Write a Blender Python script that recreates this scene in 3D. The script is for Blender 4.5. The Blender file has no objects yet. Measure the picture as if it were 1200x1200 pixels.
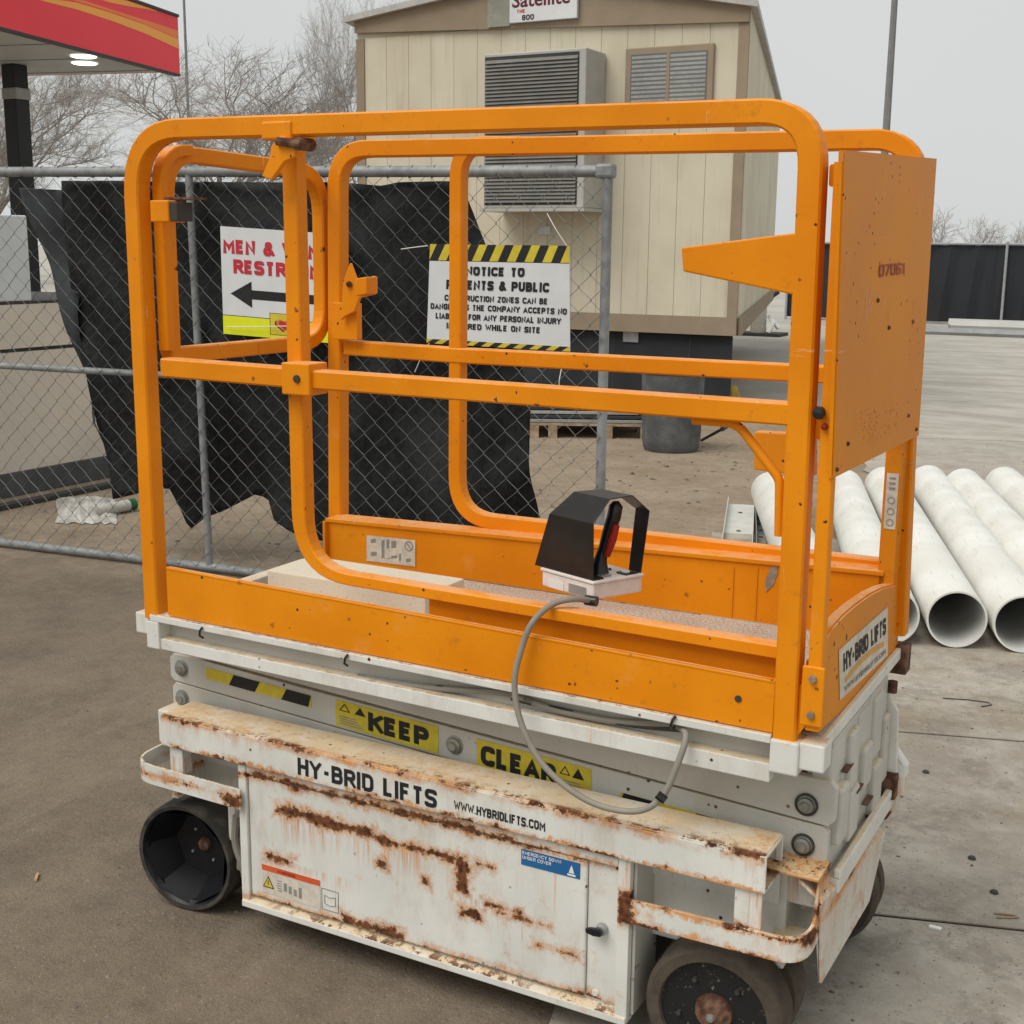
import bpy, bmesh, math, random
from mathutils import Vector, Matrix
random.seed(7)
V = Vector
sc = bpy.context.scene
COL = sc.collection

# ------------------------------------------------------------------ camera
CAM = V((2.11484, -2.15818, 1.57877))
CR = V((0.8787147, 0.4772468, 0.0097999)); CU = V((-0.1037304, 0.1708703, 0.9798180)); CF = V((-0.4659405, 0.8619970, -0.1996512))
FPX = 1520.72
cd = bpy.data.cameras.new("camera"); cam = bpy.data.objects.new("camera", cd); COL.objects.link(cam)
cam.matrix_world = Matrix(((CR.x, CU.x, -CF.x, CAM.x), (CR.y, CU.y, -CF.y, CAM.y), (CR.z, CU.z, -CF.z, CAM.z), (0, 0, 0, 1)))
cd.sensor_width = 36; cd.lens = 36 * FPX / 1200; cd.clip_start = .05; cd.clip_end = 2000
sc.camera = cam
sc.view_settings.view_transform = 'Standard'; sc.view_settings.look = 'None'
sc.view_settings.exposure = 0.0; sc.view_settings.gamma = 1

def ray(px, py): return CF + CR * ((px - 600) / FPX) - CU * ((py - 600) / FPX)
def at(ax, v, px, py):
    """the point of the plane (axis ax = v) seen at a pixel of the 1200 px photograph"""
    k = ray(px, py); return CAM + k * ((v - CAM[ax]) / k[ax])
def atp(P0, N, px, py):
    k = ray(px, py); return CAM + k * ((P0 - CAM).dot(N) / k.dot(N))

# ------------------------------------------------------------------ node helper
class S:
    def __init__(s, nt, v): s.nt = nt; s.v = v
    def m(s, op, *o):
        n = s.nt.nodes.new('ShaderNodeMath'); n.operation = op
        for i, x in enumerate((s,) + o):
            x = x.v if isinstance(x, S) else x
            if isinstance(x, (int, float)): n.inputs[i].default_value = x
            else: s.nt.links.new(x, n.inputs[i])
        return S(s.nt, n.outputs[0])
    def __add__(s, o): return s.m('ADD', o)
    def __radd__(s, o): return s.m('ADD', o)
    def __sub__(s, o): return s.m('SUBTRACT', o)
    def __rsub__(s, o): return s.m('MULTIPLY', -1.0).m('ADD', o)
    def __mul__(s, o): return s.m('MULTIPLY', o)
    def __rmul__(s, o): return s.m('MULTIPLY', o)
    def mx(s, o): return s.m('MAXIMUM', o)
    def mn(s, o): return s.m('MINIMUM', o)
    def ab(s): return s.m('ABSOLUTE')
    def ss(s, a, b):
        n = s.nt.nodes.new('ShaderNodeMapRange'); n.interpolation_type = 'SMOOTHSTEP'
        s.nt.links.new(s.v, n.inputs[0]); n.inputs[1].default_value = a; n.inputs[2].default_value = b
        if a > b:
            n.inputs[1].default_value = b; n.inputs[2].default_value = a; n.inputs[3].default_value = 1; n.inputs[4].default_value = 0
        return S(s.nt, n.outputs[0])

class Mat:
    def __init__(s, name, rough=.6, metal=0.0, spec=.26, coord='Object'):
        s.m = bpy.data.materials.new(name); s.m.use_nodes = True; s.nt = s.m.node_tree
        s.b = s.nt.nodes['Principled BSDF']; s.b.inputs['Roughness'].default_value = rough
        s.b.inputs['Metallic'].default_value = metal; s.b.inputs['Specular IOR Level'].default_value = spec
        s.tc = s.nt.nodes.new('ShaderNodeTexCoord'); s.co = s.tc.outputs[coord]
        sp = s.nt.nodes.new('ShaderNodeSeparateXYZ'); s.nt.links.new(s.co, sp.inputs[0])
        s.x, s.y, s.z = (S(s.nt, sp.outputs[i]) for i in range(3))
    def nrm(s):
        g = s.nt.nodes.new('ShaderNodeNewGeometry'); sp = s.nt.nodes.new('ShaderNodeSeparateXYZ'); s.nt.links.new(g.outputs['Normal'], sp.inputs[0])
        return [S(s.nt, sp.outputs[i]) for i in range(3)]
    def noise(s, scale=5, detail=3, rough=.5, stretch=(1, 1, 1), off=0, dist=0):
        mp = s.nt.nodes.new('ShaderNodeMapping'); mp.inputs['Scale'].default_value = stretch; mp.inputs['Location'].default_value = (off, off * .7, off * 1.3)
        s.nt.links.new(s.co, mp.inputs[0]); n = s.nt.nodes.new('ShaderNodeTexNoise'); s.nt.links.new(mp.outputs[0], n.inputs['Vector'])
        n.inputs['Scale'].default_value = scale; n.inputs['Detail'].default_value = detail; n.inputs['Roughness'].default_value = rough; n.inputs['Distortion'].default_value = dist
        return S(s.nt, n.outputs[0])
    def vor(s, scale=50, feature='F1', rnd=1, stretch=(1, 1, 1), out='Distance'):
        mp = s.nt.nodes.new('ShaderNodeMapping'); mp.inputs['Scale'].default_value = stretch; s.nt.links.new(s.co, mp.inputs[0])
        n = s.nt.nodes.new('ShaderNodeTexVoronoi'); n.feature = feature; n.inputs['Scale'].default_value = scale; n.inputs['Randomness'].default_value = rnd
        s.nt.links.new(mp.outputs[0], n.inputs['Vector'])
        if out == 'Color':
            q = s.nt.nodes.new('ShaderNodeSeparateColor'); s.nt.links.new(n.outputs['Color'], q.inputs[0]); return S(s.nt, q.outputs[0])
        return S(s.nt, n.outputs[out])
    def mix(s, fac, a, b):
        n = s.nt.nodes.new('ShaderNodeMix'); n.data_type = 'RGBA'
        for sock, x in ((n.inputs[0], fac), (n.inputs[6], a), (n.inputs[7], b)):
            if isinstance(x, S): x = x.v
            if isinstance(x, (tuple, list)): sock.default_value = (*x, 1) if len(x) == 3 else x
            elif isinstance(x, (int, float)): sock.default_value = x
            else: s.nt.links.new(x, sock)
        return n.outputs[2]
    def col(s, c):
        if isinstance(c, tuple): s.b.inputs['Base Color'].default_value = (*c, 1)
        else: s.nt.links.new(c, s.b.inputs['Base Color'])
        return s
    def rough(s, v): s.nt.links.new(v.v, s.b.inputs['Roughness']); return s
    def bump(s, h, strength=.3, dist=.01):
        n = s.nt.nodes.new('ShaderNodeBump'); n.inputs['Strength'].default_value = strength; n.inputs['Distance'].default_value = dist
        s.nt.links.new(h.v, n.inputs['Height']); s.nt.links.new(n.outputs[0], s.b.inputs['Normal']); return s

def rgb(r, g, b):
    f = lambda c: (c / 255 / 12.92) if c / 255 <= .04045 else ((c / 255 + .055) / 1.055) ** 2.4
    return (f(r), f(g), f(b))

# ------------------------------------------------------------------ world and sun (overcast)
w = bpy.data.worlds.new("World"); sc.world = w; w.use_nodes = True
nt = w.node_tree; bg = nt.nodes['Background']
sky = nt.nodes.new('ShaderNodeTexSky'); sky.sky_type = 'NISHITA'; sky.sun_disc = False
SUN_EL, SUN_AZ = 56, 205      # azimuth clockwise from +y
sky.sun_elevation = math.radians(SUN_EL); sky.sun_rotation = math.radians(SUN_AZ); sky.air_density = 1.0; sky.dust_density = 3.0
hs = nt.nodes.new('ShaderNodeHueSaturation'); hs.inputs['Saturation'].default_value = .15; nt.links.new(sky.outputs[0], hs.inputs['Color'])
tcw = nt.nodes.new('ShaderNodeTexCoord'); nz = nt.nodes.new('ShaderNodeTexNoise'); nz.inputs['Scale'].default_value = 1.6; nz.inputs['Detail'].default_value = 3
nt.links.new(tcw.outputs['Generated'], nz.inputs['Vector'])
cr = nt.nodes.new('ShaderNodeValToRGB'); cr.color_ramp.elements[0].position = .3; cr.color_ramp.elements[1].position = .72
cr.color_ramp.elements[0].color = (6.9, 7.15, 7.05, 1); cr.color_ramp.elements[1].color = (7.7, 7.85, 7.7, 1)
nt.links.new(nz.outputs[0], cr.inputs[0])
mixw = nt.nodes.new('ShaderNodeMix'); mixw.data_type = 'RGBA'; mixw.inputs[0].default_value = .93
nt.links.new(hs.outputs[0], mixw.inputs[6]); nt.links.new(cr.outputs[0], mixw.inputs[7]); nt.links.new(mixw.outputs[2], bg.inputs['Color'])
bg.inputs['Strength'].default_value = .094
sl = bpy.data.lights.new("sun", 'SUN'); sl.energy = 2.2; sl.angle = math.radians(40); sl.color = (1, .96, .9)
so = bpy.data.objects.new("sun", sl); COL.objects.link(so)
a, e = math.radians(SUN_AZ), math.radians(SUN_EL)
so.rotation_euler = (-V((math.sin(a) * math.cos(e), math.cos(a) * math.cos(e), math.sin(e)))).to_track_quat('-Z', 'Y').to_euler()

# ------------------------------------------------------------------ mesh helpers
class MB:
    def __init__(s): s.v = []; s.f = []
    def add(s, vs, fs):
        n = len(s.v); s.v += [tuple(p) for p in vs]; s.f += [tuple(i + n for i in f) for f in fs]; return s
    def box(s, x0, x1, y0, y1, z0, z1):
        if x0 > x1: x0, x1 = x1, x0
        if y0 > y1: y0, y1 = y1, y0
        if z0 > z1: z0, z1 = z1, z0
        return s.hexa([(x0, y0, z0), (x1, y0, z0), (x1, y1, z0), (x0, y1, z0), (x0, y0, z1), (x1, y0, z1), (x1, y1, z1), (x0, y1, z1)])
    def hexa(s, p): return s.add(p, [(0, 3, 2, 1), (4, 5, 6, 7), (0, 1, 5, 4), (1, 2, 6, 5), (2, 3, 7, 6), (3, 0, 4, 7)])
    def prism(s, poly, ext):
        """polygon (3D points) extruded by vector ext"""
        n = len(poly); e = V(ext); P = [V(p) for p in poly]
        nrm = V((0, 0, 0))
        for i in range(n): nrm += P[i].cross(P[(i + 1) % n])
        if nrm.dot(e) > 0: P.reverse()
        return s.add(P + [p + e for p in P], [tuple(range(n)), tuple(range(2 * n - 1, n - 1, -1))] + [(i, i + n, (i + 1) % n + n, (i + 1) % n) for i in range(n)])
    def sweep(s, pts, b, hw, hb, cap=True, ch=.18, closed=False):
        """rectangular section (hw in plane, hb along b), chamfered, along a planar path with normal b"""
        b = V(b).normalized(); P = [V(p) for p in pts]; n = len(P); HW = hw if isinstance(hw, list) else [hw] * n; hw = min(HW); c = min(hw, hb) * ch
        sec = [(1, hb - c), (1 - c / hw, hb), (-1 + c / hw, hb), (-1, hb - c), (-1, -hb + c), (-1 + c / hw, -hb), (1 - c / hw, -hb), (1, -hb + c)]
        vs = []
        for i in range(n):
            if closed: t0 = (P[i] - P[i - 1]).normalized(); t1 = (P[(i + 1) % n] - P[i]).normalized()
            else:
                t0 = (P[i] - P[i - 1]).normalized() if i else None; t1 = (P[i + 1] - P[i]).normalized() if i < n - 1 else None
                t0 = t0 or t1; t1 = t1 or t0
            t = (t0 + t1).normalized(); nn = t.cross(b).normalized(); k = 1 / max(.3, math.sqrt((1 + t0.dot(t1)) / 2))
            bb = nn.cross(t).normalized()
            vs += [P[i] + nn * (u * k * HW[i]) + bb * v for u, v in sec]
        fs = []
        for i in range(n if closed else n - 1):
            j = (i + 1) % n
            for q in range(8): fs.append((i * 8 + q, i * 8 + (q + 1) % 8, j * 8 + (q + 1) % 8, j * 8 + q))
        if cap and not closed: fs += [tuple(range(7, -1, -1)), tuple(range((n - 1) * 8, n * 8))]
        return s.add(vs, fs)
    def tube(s, pts, r, n=8, cap=True):
        P = [V(p) for p in pts]; up = V((0, 0, 1)); vs = []; fs = []
        rr = r if isinstance(r, (list, tuple)) else [r] * len(P); last = None
        for i, p in enumerate(P):
            t = (P[min(i + 1, len(P) - 1)] - P[max(i - 1, 0)]).normalized()
            a = last - t * last.dot(t) if last is not None else t.cross(up)
            if a.length < 1e-4: a = t.cross(V((1, 0, 0)))
            a.normalize(); last = a; c = t.cross(a)
            vs += [p + a * (math.cos(k * math.tau / n) * rr[i]) + c * (math.sin(k * math.tau / n) * rr[i]) for k in range(n)]
        for i in range(len(P) - 1):
            for k in range(n): fs.append((i * n + k, i * n + (k + 1) % n, (i + 1) * n + (k + 1) % n, (i + 1) * n + k))
        if cap: fs += [tuple(range(n - 1, -1, -1)), tuple(range((len(P) - 1) * n, len(P) * n))]
        return s.add(vs, fs)
    def lathe(s, prof, c, ax, n=32):
        """profile of (radius, along axis) turned about axis ax through c"""
        ax = V(ax).normalized(); a = ax.orthogonal().normalized(); b = ax.cross(a); c = V(c); m = len(prof); vs = []; fs = []
        for k in range(n):
            d = a * math.cos(k * math.tau / n) + b * math.sin(k * math.tau / n)
            vs += [c + d * r + ax * h for r, h in prof]
        for k in range(n):
            j = (k + 1) % n
            for i in range(m - 1): fs.append((k * m + i, j * m + i, j * m + i + 1, k * m + i + 1))
        return s.add(vs, fs)
    def build(s, name, mat, parent=None, bevel=0, smooth=False, kind=None, label=None, fixn=False):
        me = bpy.data.meshes.new(name); o = V((0, 0, 0)); q = parent
        while q is not None: o += q.location; q = q.parent
        me.from_pydata([(p[0] - o.x, p[1] - o.y, p[2] - o.z) for p in s.v], [], s.f); me.validate(); 
        if fixn:
            bm = bmesh.new(); bm.from_mesh(me); bmesh.ops.remove_doubles(bm, verts=bm.verts, dist=1e-5); bmesh.ops.recalc_face_normals(bm, faces=bm.faces); bm.to_mesh(me); bm.free()
        for m in (mat if isinstance(mat, list) else [mat]): me.materials.append(m.m if isinstance(m, Mat) else m)
        ob = bpy.data.objects.new(name, me); COL.objects.link(ob)
        if parent: ob.parent = parent
        if bevel:
            md = ob.modifiers.new('bevel', 'BEVEL'); md.width = bevel; md.segments = 2; md.limit_method = 'ANGLE'; md.angle_limit = math.radians(35)
        if smooth:
            for p in me.polygons: p.use_smooth = True
            me.set_sharp_from_angle(angle=math.radians(38))
        if kind: ob['kind'] = kind
        if label: ob['label'] = label
        return ob

def thing(name, label, cat, loc=(0, 0, 0), group=None):
    o = bpy.data.objects.new(name, None); COL.objects.link(o); o.location = loc; o.empty_display_size = .1
    return tag(o, label, cat, group)
def tag(o, label, cat, group=None):
    o['label'] = label; o['category'] = cat
    if group: o['group'] = group
    return o
def arc(c, r, a0, a1, n, e1, e2):
    c = V(c); e1 = V(e1); e2 = V(e2)
    return [c + (e1 * math.cos(a0 + (a1 - a0) * i / n) + e2 * math.sin(a0 + (a1 - a0) * i / n)) * r for i in range(n + 1)]
def rnd(pts, rads, seg=7):
    """polyline with its inner corners rounded"""
    P = [V(p) for p in pts]; out = [P[0]]
    for i in range(1, len(P) - 1):
        r = rads[i - 1] if isinstance(rads, (list, tuple)) else rads
        a = (P[i - 1] - P[i]).normalized(); b = (P[i + 1] - P[i]).normalized()
        if r <= 0: out.append(P[i]); continue
        p0, p1 = P[i] + a * r, P[i] + b * r
        for k in range(seg + 1):
            t = k / seg; q = p0.lerp(P[i], t).lerp(P[i].lerp(p1, t), t)
            c = p0.lerp(p1, t); out.append(q)
    out.append(P[-1]); return out
def text_f(name, body, o, xv, yv, mat, parent, bold=0.0, h=None, label=None):
    """flat print fitted into the rectangle o, o+xv, o+yv"""
    cu = bpy.data.curves.new(name, 'FONT'); cu.body = body; cu.offset = bold; cu.align_x = 'CENTER'; cu.resolution_u = 3
    t = bpy.data.objects.new(name, cu); COL.objects.link(t)
    bpy.context.view_layer.update(); me = bpy.data.meshes.new_from_object(t)
    bpy.data.objects.remove(t)
    xs = [v.co.x for v in me.vertices]; ys = [v.co.y for v in me.vertices]; x0, x1, y0, y1 = min(xs), max(xs), min(ys), max(ys)
    o = V(o); xv = V(xv); yv = V(yv); pl = V((0, 0, 0)); q = parent
    while q is not None: pl += q.location; q = q.parent
    for v in me.vertices: v.co = o + xv * ((v.co.x - x0) / (x1 - x0)) + yv * ((v.co.y - y0) / (y1 - y0)) - pl
    me.materials.clear(); me.materials.append(mat.m); me.name = name
    ob = bpy.data.objects.new(name, me); COL.objects.link(ob); ob.parent = parent
    return ob
GL = {}
def _g(ch, w, *pl): GL[ch] = (w, pl)
W6 = .54
_g('A', .58, [(0, 0, 1), (.29, 1, 1), (.58, 0, 1)], [(.11, .27), (.47, .27)])
_g('B', W6, [(0, 0, 1), (0, 1, 1), (.50, 1), (.50, .53), (0, .53, 1)], [(.2, .53, 1), (W6, .53), (W6, 0), (0, 0, 1)])
_g('C', W6, [(W6, .74), (W6, 1), (0, 1), (0, 0), (W6, 0), (W6, .26)])
_g('D', W6, [(0, 0, 1), (0, 1, 1), (W6, 1), (W6, 0), (0, 0, 1)])
_g('E', .46, [(.46, 1), (0, 1, 1), (0, 0, 1), (.46, 0)], [(0, .52), (.40, .52)])
_g('F', .45, [(.45, 1), (0, 1, 1), (0, 0, 1)], [(0, .50), (.38, .50)])
_g('G', W6, [(W6, .76), (W6, 1), (0, 1), (0, 0), (W6, 0), (W6, .48, 1), (.3, .48)])
_g('H', W6, [(0, 0), (0, 1)], [(W6, 0), (W6, 1)], [(0, .52), (W6, .52)])
_g('I', .02, [(0.01, 0), (0.01, 1)])
_g('J', .42, [(.42, 1), (.42, 0), (0, 0), (0, .25)])
_g('K', W6, [(0, 0), (0, 1)], [(W6, 1), (.05, .48)], [(.2, .60), (W6 + .01, 0)])
_g('L', .43, [(0, 1), (0, 0, 1), (.43, 0)])
_g('M', .70, [(0, 0), (0, 1, 1), (.35, .35, 1), (.70, 1, 1), (.70, 0)])
_g('N', W6, [(0, 0), (0, 1, 1), (W6, 0, 1), (W6, 1)])
_g('O', W6, [(.27, 1), (0, 1), (0, 0), (W6, 0), (W6, 1), (.27, 1)])
_g('P', W6, [(0, 0), (0, 1, 1), (W6, 1), (W6, .44), (0, .44, 1)])
_g('R', W6, [(0, 0), (0, 1, 1), (W6, 1), (W6, .48), (0, .48, 1)], [(.26, .48), (W6, 0)])
_g('S', W6, [(W6, .78), (W6, 1), (0, 1), (0, .53), (W6, .49), (W6, 0), (0, 0), (0, .22)])
_g('T', .50, [(0, 1), (.50, 1)], [(.25, .95), (.25, 0)])
_g('U', W6, [(0, 1), (0, 0), (W6, 0), (W6, 1)])
_g('V', .56, [(0, 1, 1), (.28, 0, 1), (.56, 1, 1)])
_g('W', .84, [(0, 1, 1), (.2, 0, 1), (.42, .8, 1), (.64, 0, 1), (.84, 1, 1)])
_g('X', W6, [(0, 0), (W6, 1)], [(0, 1), (W6, 0)])
_g('Y', .56, [(0, 1), (.28, .48, 1), (.56, 1)], [(.28, .5), (.28, 0)])
_g('Z', W6, [(0, 1), (W6, 1, 1), (0, 0, 1), (W6, 0)])
_g('&', .62, [(.62, 0), (.14, .68), (.14, 1), (.46, 1), (.46, .64), (0, .46), (0, 0), (.40, 0), (.60, .42)])
_g('-', .30, [(0, .45), (.30, .45)])
_g('.', .02, [(.01, -.06), (.01, .10)])
_g('0', W6, [(.27, 1), (0, 1), (0, 0), (W6, 0), (W6, 1), (.27, 1)])
_g('1', .3, [(0, .75), (.25, 1, 1), (.25, 0)])
_g('5', W6, [(.5, 1), (.04, 1, 1), (.0, .56, 1), (W6, .6), (W6, 0), (0, 0), (0, .2)])
_g('6', W6, [(W6, .82), (W6, 1), (0, 1), (0, 0), (W6, 0), (W6, .55), (.03, .55)])
_g('7', W6, [(0, 1), (W6, 1, 1), (.18, 0)])
_g('8', W6, [(.27, .53), (.03, .53), (.03, 1), (.51, 1), (.51, .53), (.27, .53)], [(.27, .53), (0, .53), (0, 0), (W6, 0), (W6, .53), (.27, .53)])
_g('2', W6, [(0, .78), (0, 1), (W6, 1), (W6, .55), (0, 0, 1), (W6, 0)])
_g(' ', .22)
def text(name, body, o, xv, yv, mat, parent, bold=0.02, h=None, label=None):
    """flat print of bold condensed letters, fitted into the rectangle o, o+xv, o+yv"""
    T2 = .085 + bold * 1.6; lines = body.split('\n'); adv = .13 + T2 * 1.7
    wid = max(sum(GL[c][0] + adv for c in l) - adv for l in lines) + 2 * T2
    o = V(o); xv = V(xv); yv = V(yv); nn = xv.cross(yv).normalized(); nn = nn if nn.dot(CAM - o) > 0 else -nn
    mb = MB(); nl = len(lines); lh = 1 / (nl + .35 * (nl - 1)); lay = 0
    for li, l in enumerate(lines):
        cx_ = T2; yo = (nl - 1 - li) * lh * 1.35
        if nl > 1: cx_ = T2
        for c in l:
            gw, pls = GL[c]
            for pl in pls:
                P = [V((p[0], T2 + p[1] * (1 - 2 * T2), 0)) for p in pl]
                rd = [0 if len(p) > 2 else min(.26, .5 * min((P[i + 1] - P[i]).length, (P[i + 1] - P[i + 2]).length)) for i, p in enumerate(pl[1:-1])] if len(pl) > 2 else []
                Q = rnd(P, rd, 4) if rd else P
                Q = [q for i, q in enumerate(Q) if i == 0 or (q - Q[i - 1]).length > 1e-4]
                P2 = []
                for i, q in enumerate(Q):
                    t0 = (Q[i] - Q[i - 1]).normalized() if i else None; t1 = (Q[i + 1] - Q[i]).normalized() if i < len(Q) - 1 else None
                    t0 = t0 or t1; t1 = t1 or t0
                    t = (t0 + t1); t = t.normalized() if t.length > 1e-3 else t1; n = V((-t.y, t.x, 0)); k = min(1.6, 1 / max(.35, math.sqrt(max(0, (1 + t0.dot(t1)) / 2))))
                    vert = abs(t.y) > .45 and (pl[0 if i == 0 else -1][1] in (0, 1)) and i in (0, len(Q) - 1) and (Q[0] - Q[-1]).length > 1e-3
                    ex = t * (-T2 * 1.3 if i == 0 else T2 * 1.3) if vert else V((0, 0, 0))
                    P2.append((q + ex + n * T2 * k, q + ex - n * T2 * k))
                vs = []; lay += 1
                for i0_, (a_, b_) in enumerate(P2):
                    for z in (a_, b_):
                        u = (cx_ + z.x) / wid; v_ = yo + min(1, max(0, z.y)) * lh
                        vs.append(o + xv * u + yv * v_ + nn * ((lay % 6) * .00012 + i0_ * .00003))
                mb.add(vs, [(2 * i, 2 * i + 1, 2 * i + 3, 2 * i + 2) for i in range(len(P2) - 1)])
            cx_ += gw + adv
    return mb.build(name, mat, parent)
def quad_on(pts, off, name, mat, parent, th=.0006):
    """thin sticker through four corner points, standing proud by off along its normal towards the camera"""
    P = [V(p) for p in pts]; n = (P[1] - P[0]).cross(P[-1] - P[0]).normalized()
    if n.dot(CAM - P[0]) < 0: n = -n
    return MB().prism([p + n * off for p in P], n * th).build(name, mat, parent), n

# ------------------------------------------------------------------ materials
def flat(name, c, rough=.6, metal=0, var=.15, sc_=30, spec=.26):
    m = Mat(name, rough, metal, spec); n = m.noise(sc_, 4); k = m.noise(sc_ / 8, 3, off=3)
    return m.col(m.mix((n * .5 + k * .5).ss(.3, .7), tuple(x * (1 - var) for x in c), tuple(min(1, x * (1 + var)) for x in c)))

def make_orange(name='orange_paint', shade=0.0):
    m = Mat(name, .42, 0, .2)
    big = m.noise(3, 4); fine = m.noise(90, 3)
    base = m.mix(big.ss(.35, .7), (.73, .225, .002), (.84, .285, .004))
    base = m.mix(fine.ss(.55, .8) * .25, base, (.55, .15, .02))
    if shade: base = m.mix(shade, base, (.60, .235, .02))
    fade = m.noise(9, 5, .6, off=5).ss(.60, .78) * .22
    base = m.mix(fade, base, (.86, .40, .14))
    nx, ny, nz_ = m.nrm()
    top = nz_.ss(.5, .9) * m.noise(16, 5, .7, off=2).ss(.3, .62) * .75
    base = m.mix(top, base, (.80, .42, .20))
    # dark chips
    cell = m.vor(34, out='Color'); d = m.vor(34)
    gate = m.noise(5, 3, off=9).ss(.44, .56)
    chips = cell.ss(.93, .96) * (d + (m.noise(120, 4, .8) - .5) * .9).ss(.24, .12) * gate
    cell2 = m.vor(90, out='Color'); d2 = m.vor(90); chips = chips.mx(cell2.ss(.965, .97) * (d2 + (m.noise(200, 3, .8, off=3) - .5) * .9).ss(.32, .2) * m.noise(8, 3, off=19).ss(.45, .55))
    big_ch = m.noise(24, 6, .8, off=31).ss(.69, .705); chips = chips.mx(big_ch)
    base = m.mix(chips, base, (.07, .022, .012))
    # light vertical scratches
    sx = (m.noise(1, 5, .7, stretch=(60, 60, 5), off=14).ss(.66, .70) * m.noise(4, 2, off=8).ss(.48, .60)).mx(m.noise(1, 5, .7, stretch=(5, 5, 90), off=24).ss(.68, .72) * m.noise(5, 2, off=28).ss(.5, .6))
    base = m.mix(m.noise(13, 6, .8, off=41).ss(.57, .72) * .4, base, (.42, .13, .02))
    base = m.mix(sx * .7, base, (.85, .50, .30))
    m.col(base); m.rough((big * .25 + chips * .3) + .38)
    return m.bump(fine * .2 + m.noise(12, 3) * .5 - chips * .8, .12, .004)
ORANGE = make_orange()
ORANGE_SHADED = make_orange('shaded_orange_paint', .35)  # same orange with the end's weaker light mixed into its colour

def box_mask(m, x0, x1, z0, z1, wob, soft=.004):
    fx = ((m.x - (x0 + x1) / 2).ab() - (x1 - x0) / 2); fz = ((m.z - (z0 + z1) / 2).ab() - (z1 - z0) / 2)
    return (fx.mx(fz) + wob).ss(soft, -soft)

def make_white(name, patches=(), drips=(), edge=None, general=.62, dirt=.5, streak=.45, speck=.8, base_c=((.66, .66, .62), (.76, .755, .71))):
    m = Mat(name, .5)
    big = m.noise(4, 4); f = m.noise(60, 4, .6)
    base = m.mix(big.ss(.3, .7), base_c[0], base_c[1])
    grime = m.noise(7, 6, .7, stretch=(1, 1, .5), off=4).ss(.48, .75) * .55
    base = m.mix(grime, base, (.47, .41, .31))
    nx, ny, nz_ = m.nrm()
    top = nz_.ss(.5, .9)
    td = top * (m.noise(12, 6, .7, off=6).ss(.25, .6) * dirt + .25)
    base = m.mix(td, base, (.66, .50, .30))
    base = m.mix(top * m.noise(45, 5, .8, off=16).ss(.55, .68) * .55, base, (.33, .17, .07))
    nearlip0 = (m.y + .021).ss(.045, .0) * (m.y + .03).ss(.0, .001)
    wob = (m.noise(70, 5, .75, off=2) - .5) * .035 + (m.noise(16, 3, off=12) - .5) * .03
    rust = m.noise(26, 6, .8, off=21).ss(general, general + .035)
    rust = rust.mx(top * nearlip0 * m.noise(30, 5, .8, off=71).ss(.50, .56) * m.noise(5, 2, off=72).ss(.35, .5)); rust = rust.mx(m.vor(70, out='Color').ss(.965, .97) * m.vor(70).ss(.34, .2) * m.noise(5, 2, off=7).ss(.42, .55))
    halo = m.noise(13, 5, .7, off=21).ss(general - .11, general + .05) * .5
    front = (ny * -1.0).mx(nx).ss(.3, .6); nearlip = (m.y + .021).ss(.02, .004)
    wob = wob + (m.noise(34, 4, .8, off=61, dist=.4) - .5) * .035
    for (x0, x1, z0, z1) in patches:
        rust = rust.mx(box_mask(m, x0, x1, z0, z1, wob) * (front.mx(nearlip))); halo = halo.mx(box_mask(m, x0 - .008, x1 + .008, z0 - .008, z1 + .008, wob * 1.2, .012) * .8 * front)
    for (x0, x1, ztop, length, amt) in drips:
        st = m.noise(1, 4, .7, stretch=(75, 75, 3.5), off=x0 * 3).ss(.42, .68)
        fade = (m.z - (ztop - length)).ss(0, length) * (m.z - ztop - .004).ss(.004, -.004)
        gx = (m.x - (x0 + x1) / 2).ab().ss((x1 - x0) / 2, (x1 - x0) / 2 - .03)
        halo = halo.mx(st * fade * gx * amt)
    fs = m.noise(1, 5, .8, stretch=(130, 130, 4.5), off=81).ss(.56, .72) * m.noise(6, 4, .7, off=83).ss(.46, .62) * front
    halo = halo.mx(fs * streak)
    spk = m.noise(110, 4, .8, off=85).ss(.66, .70) * m.noise(9, 4, .7, off=87).ss(.50, .62); rust = rust.mx(spk * speck)
    if edge:
        for ez, wdt in edge:
            em = (m.z - ez).ab(); k = (em + wob * .9).ss(wdt, wdt * .4)
            g = m.noise(11, 5, .75, off=27).ss(.47, .56)
            rust = rust.mx(k * g * (front.mx(nearlip))); halo = halo.mx((em + wob).ss(wdt * 4.0, 0) * .85 * m.noise(7, 3, off=29).ss(.32, .5) * (front.mx(nearlip * .6)))
    base = m.mix(halo, base, m.mix(m.noise(30, 4, off=91).ss(.35, .65), (.66, .27, .045), (.50, .19, .04)))
    rc = m.mix(m.noise(80, 4).ss(.35, .65), (.065, .024, .012), (.19, .068, .026))
    base = m.mix(rust, base, rc)
    # scuffs
    sca = m.noise(1, 4, .8, stretch=(9, 9, 130), off=44).ss(.70, .73) * m.noise(6, 2, off=46).ss(.5, .58)
    base = m.mix(sca * .6, base, (.16, .14, .12))
    m.col(base); m.rough(rust * .35 + .45)
    return m.bump(f * .15 + m.noise(9, 2) * .5 + rust * .7, .22, .004)

def px_rect(x0, y0, x1, y1, Y=0.0):
    a_ = at(1, Y, x0, y0); b_ = at(1, Y, x1, y1); return (min(a_.x, b_.x), max(a_.x, b_.x), min(a_.z, b_.z), max(a_.z, b_.z))
def zb_(x0, x1, px, py, h, Y=0.0):      # patch around a point of the side panel
    z = at(1, Y, px, py).z; return (at(1, Y, x0, py).x, at(1, Y, x1, py).x, z - h, z + h)

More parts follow.
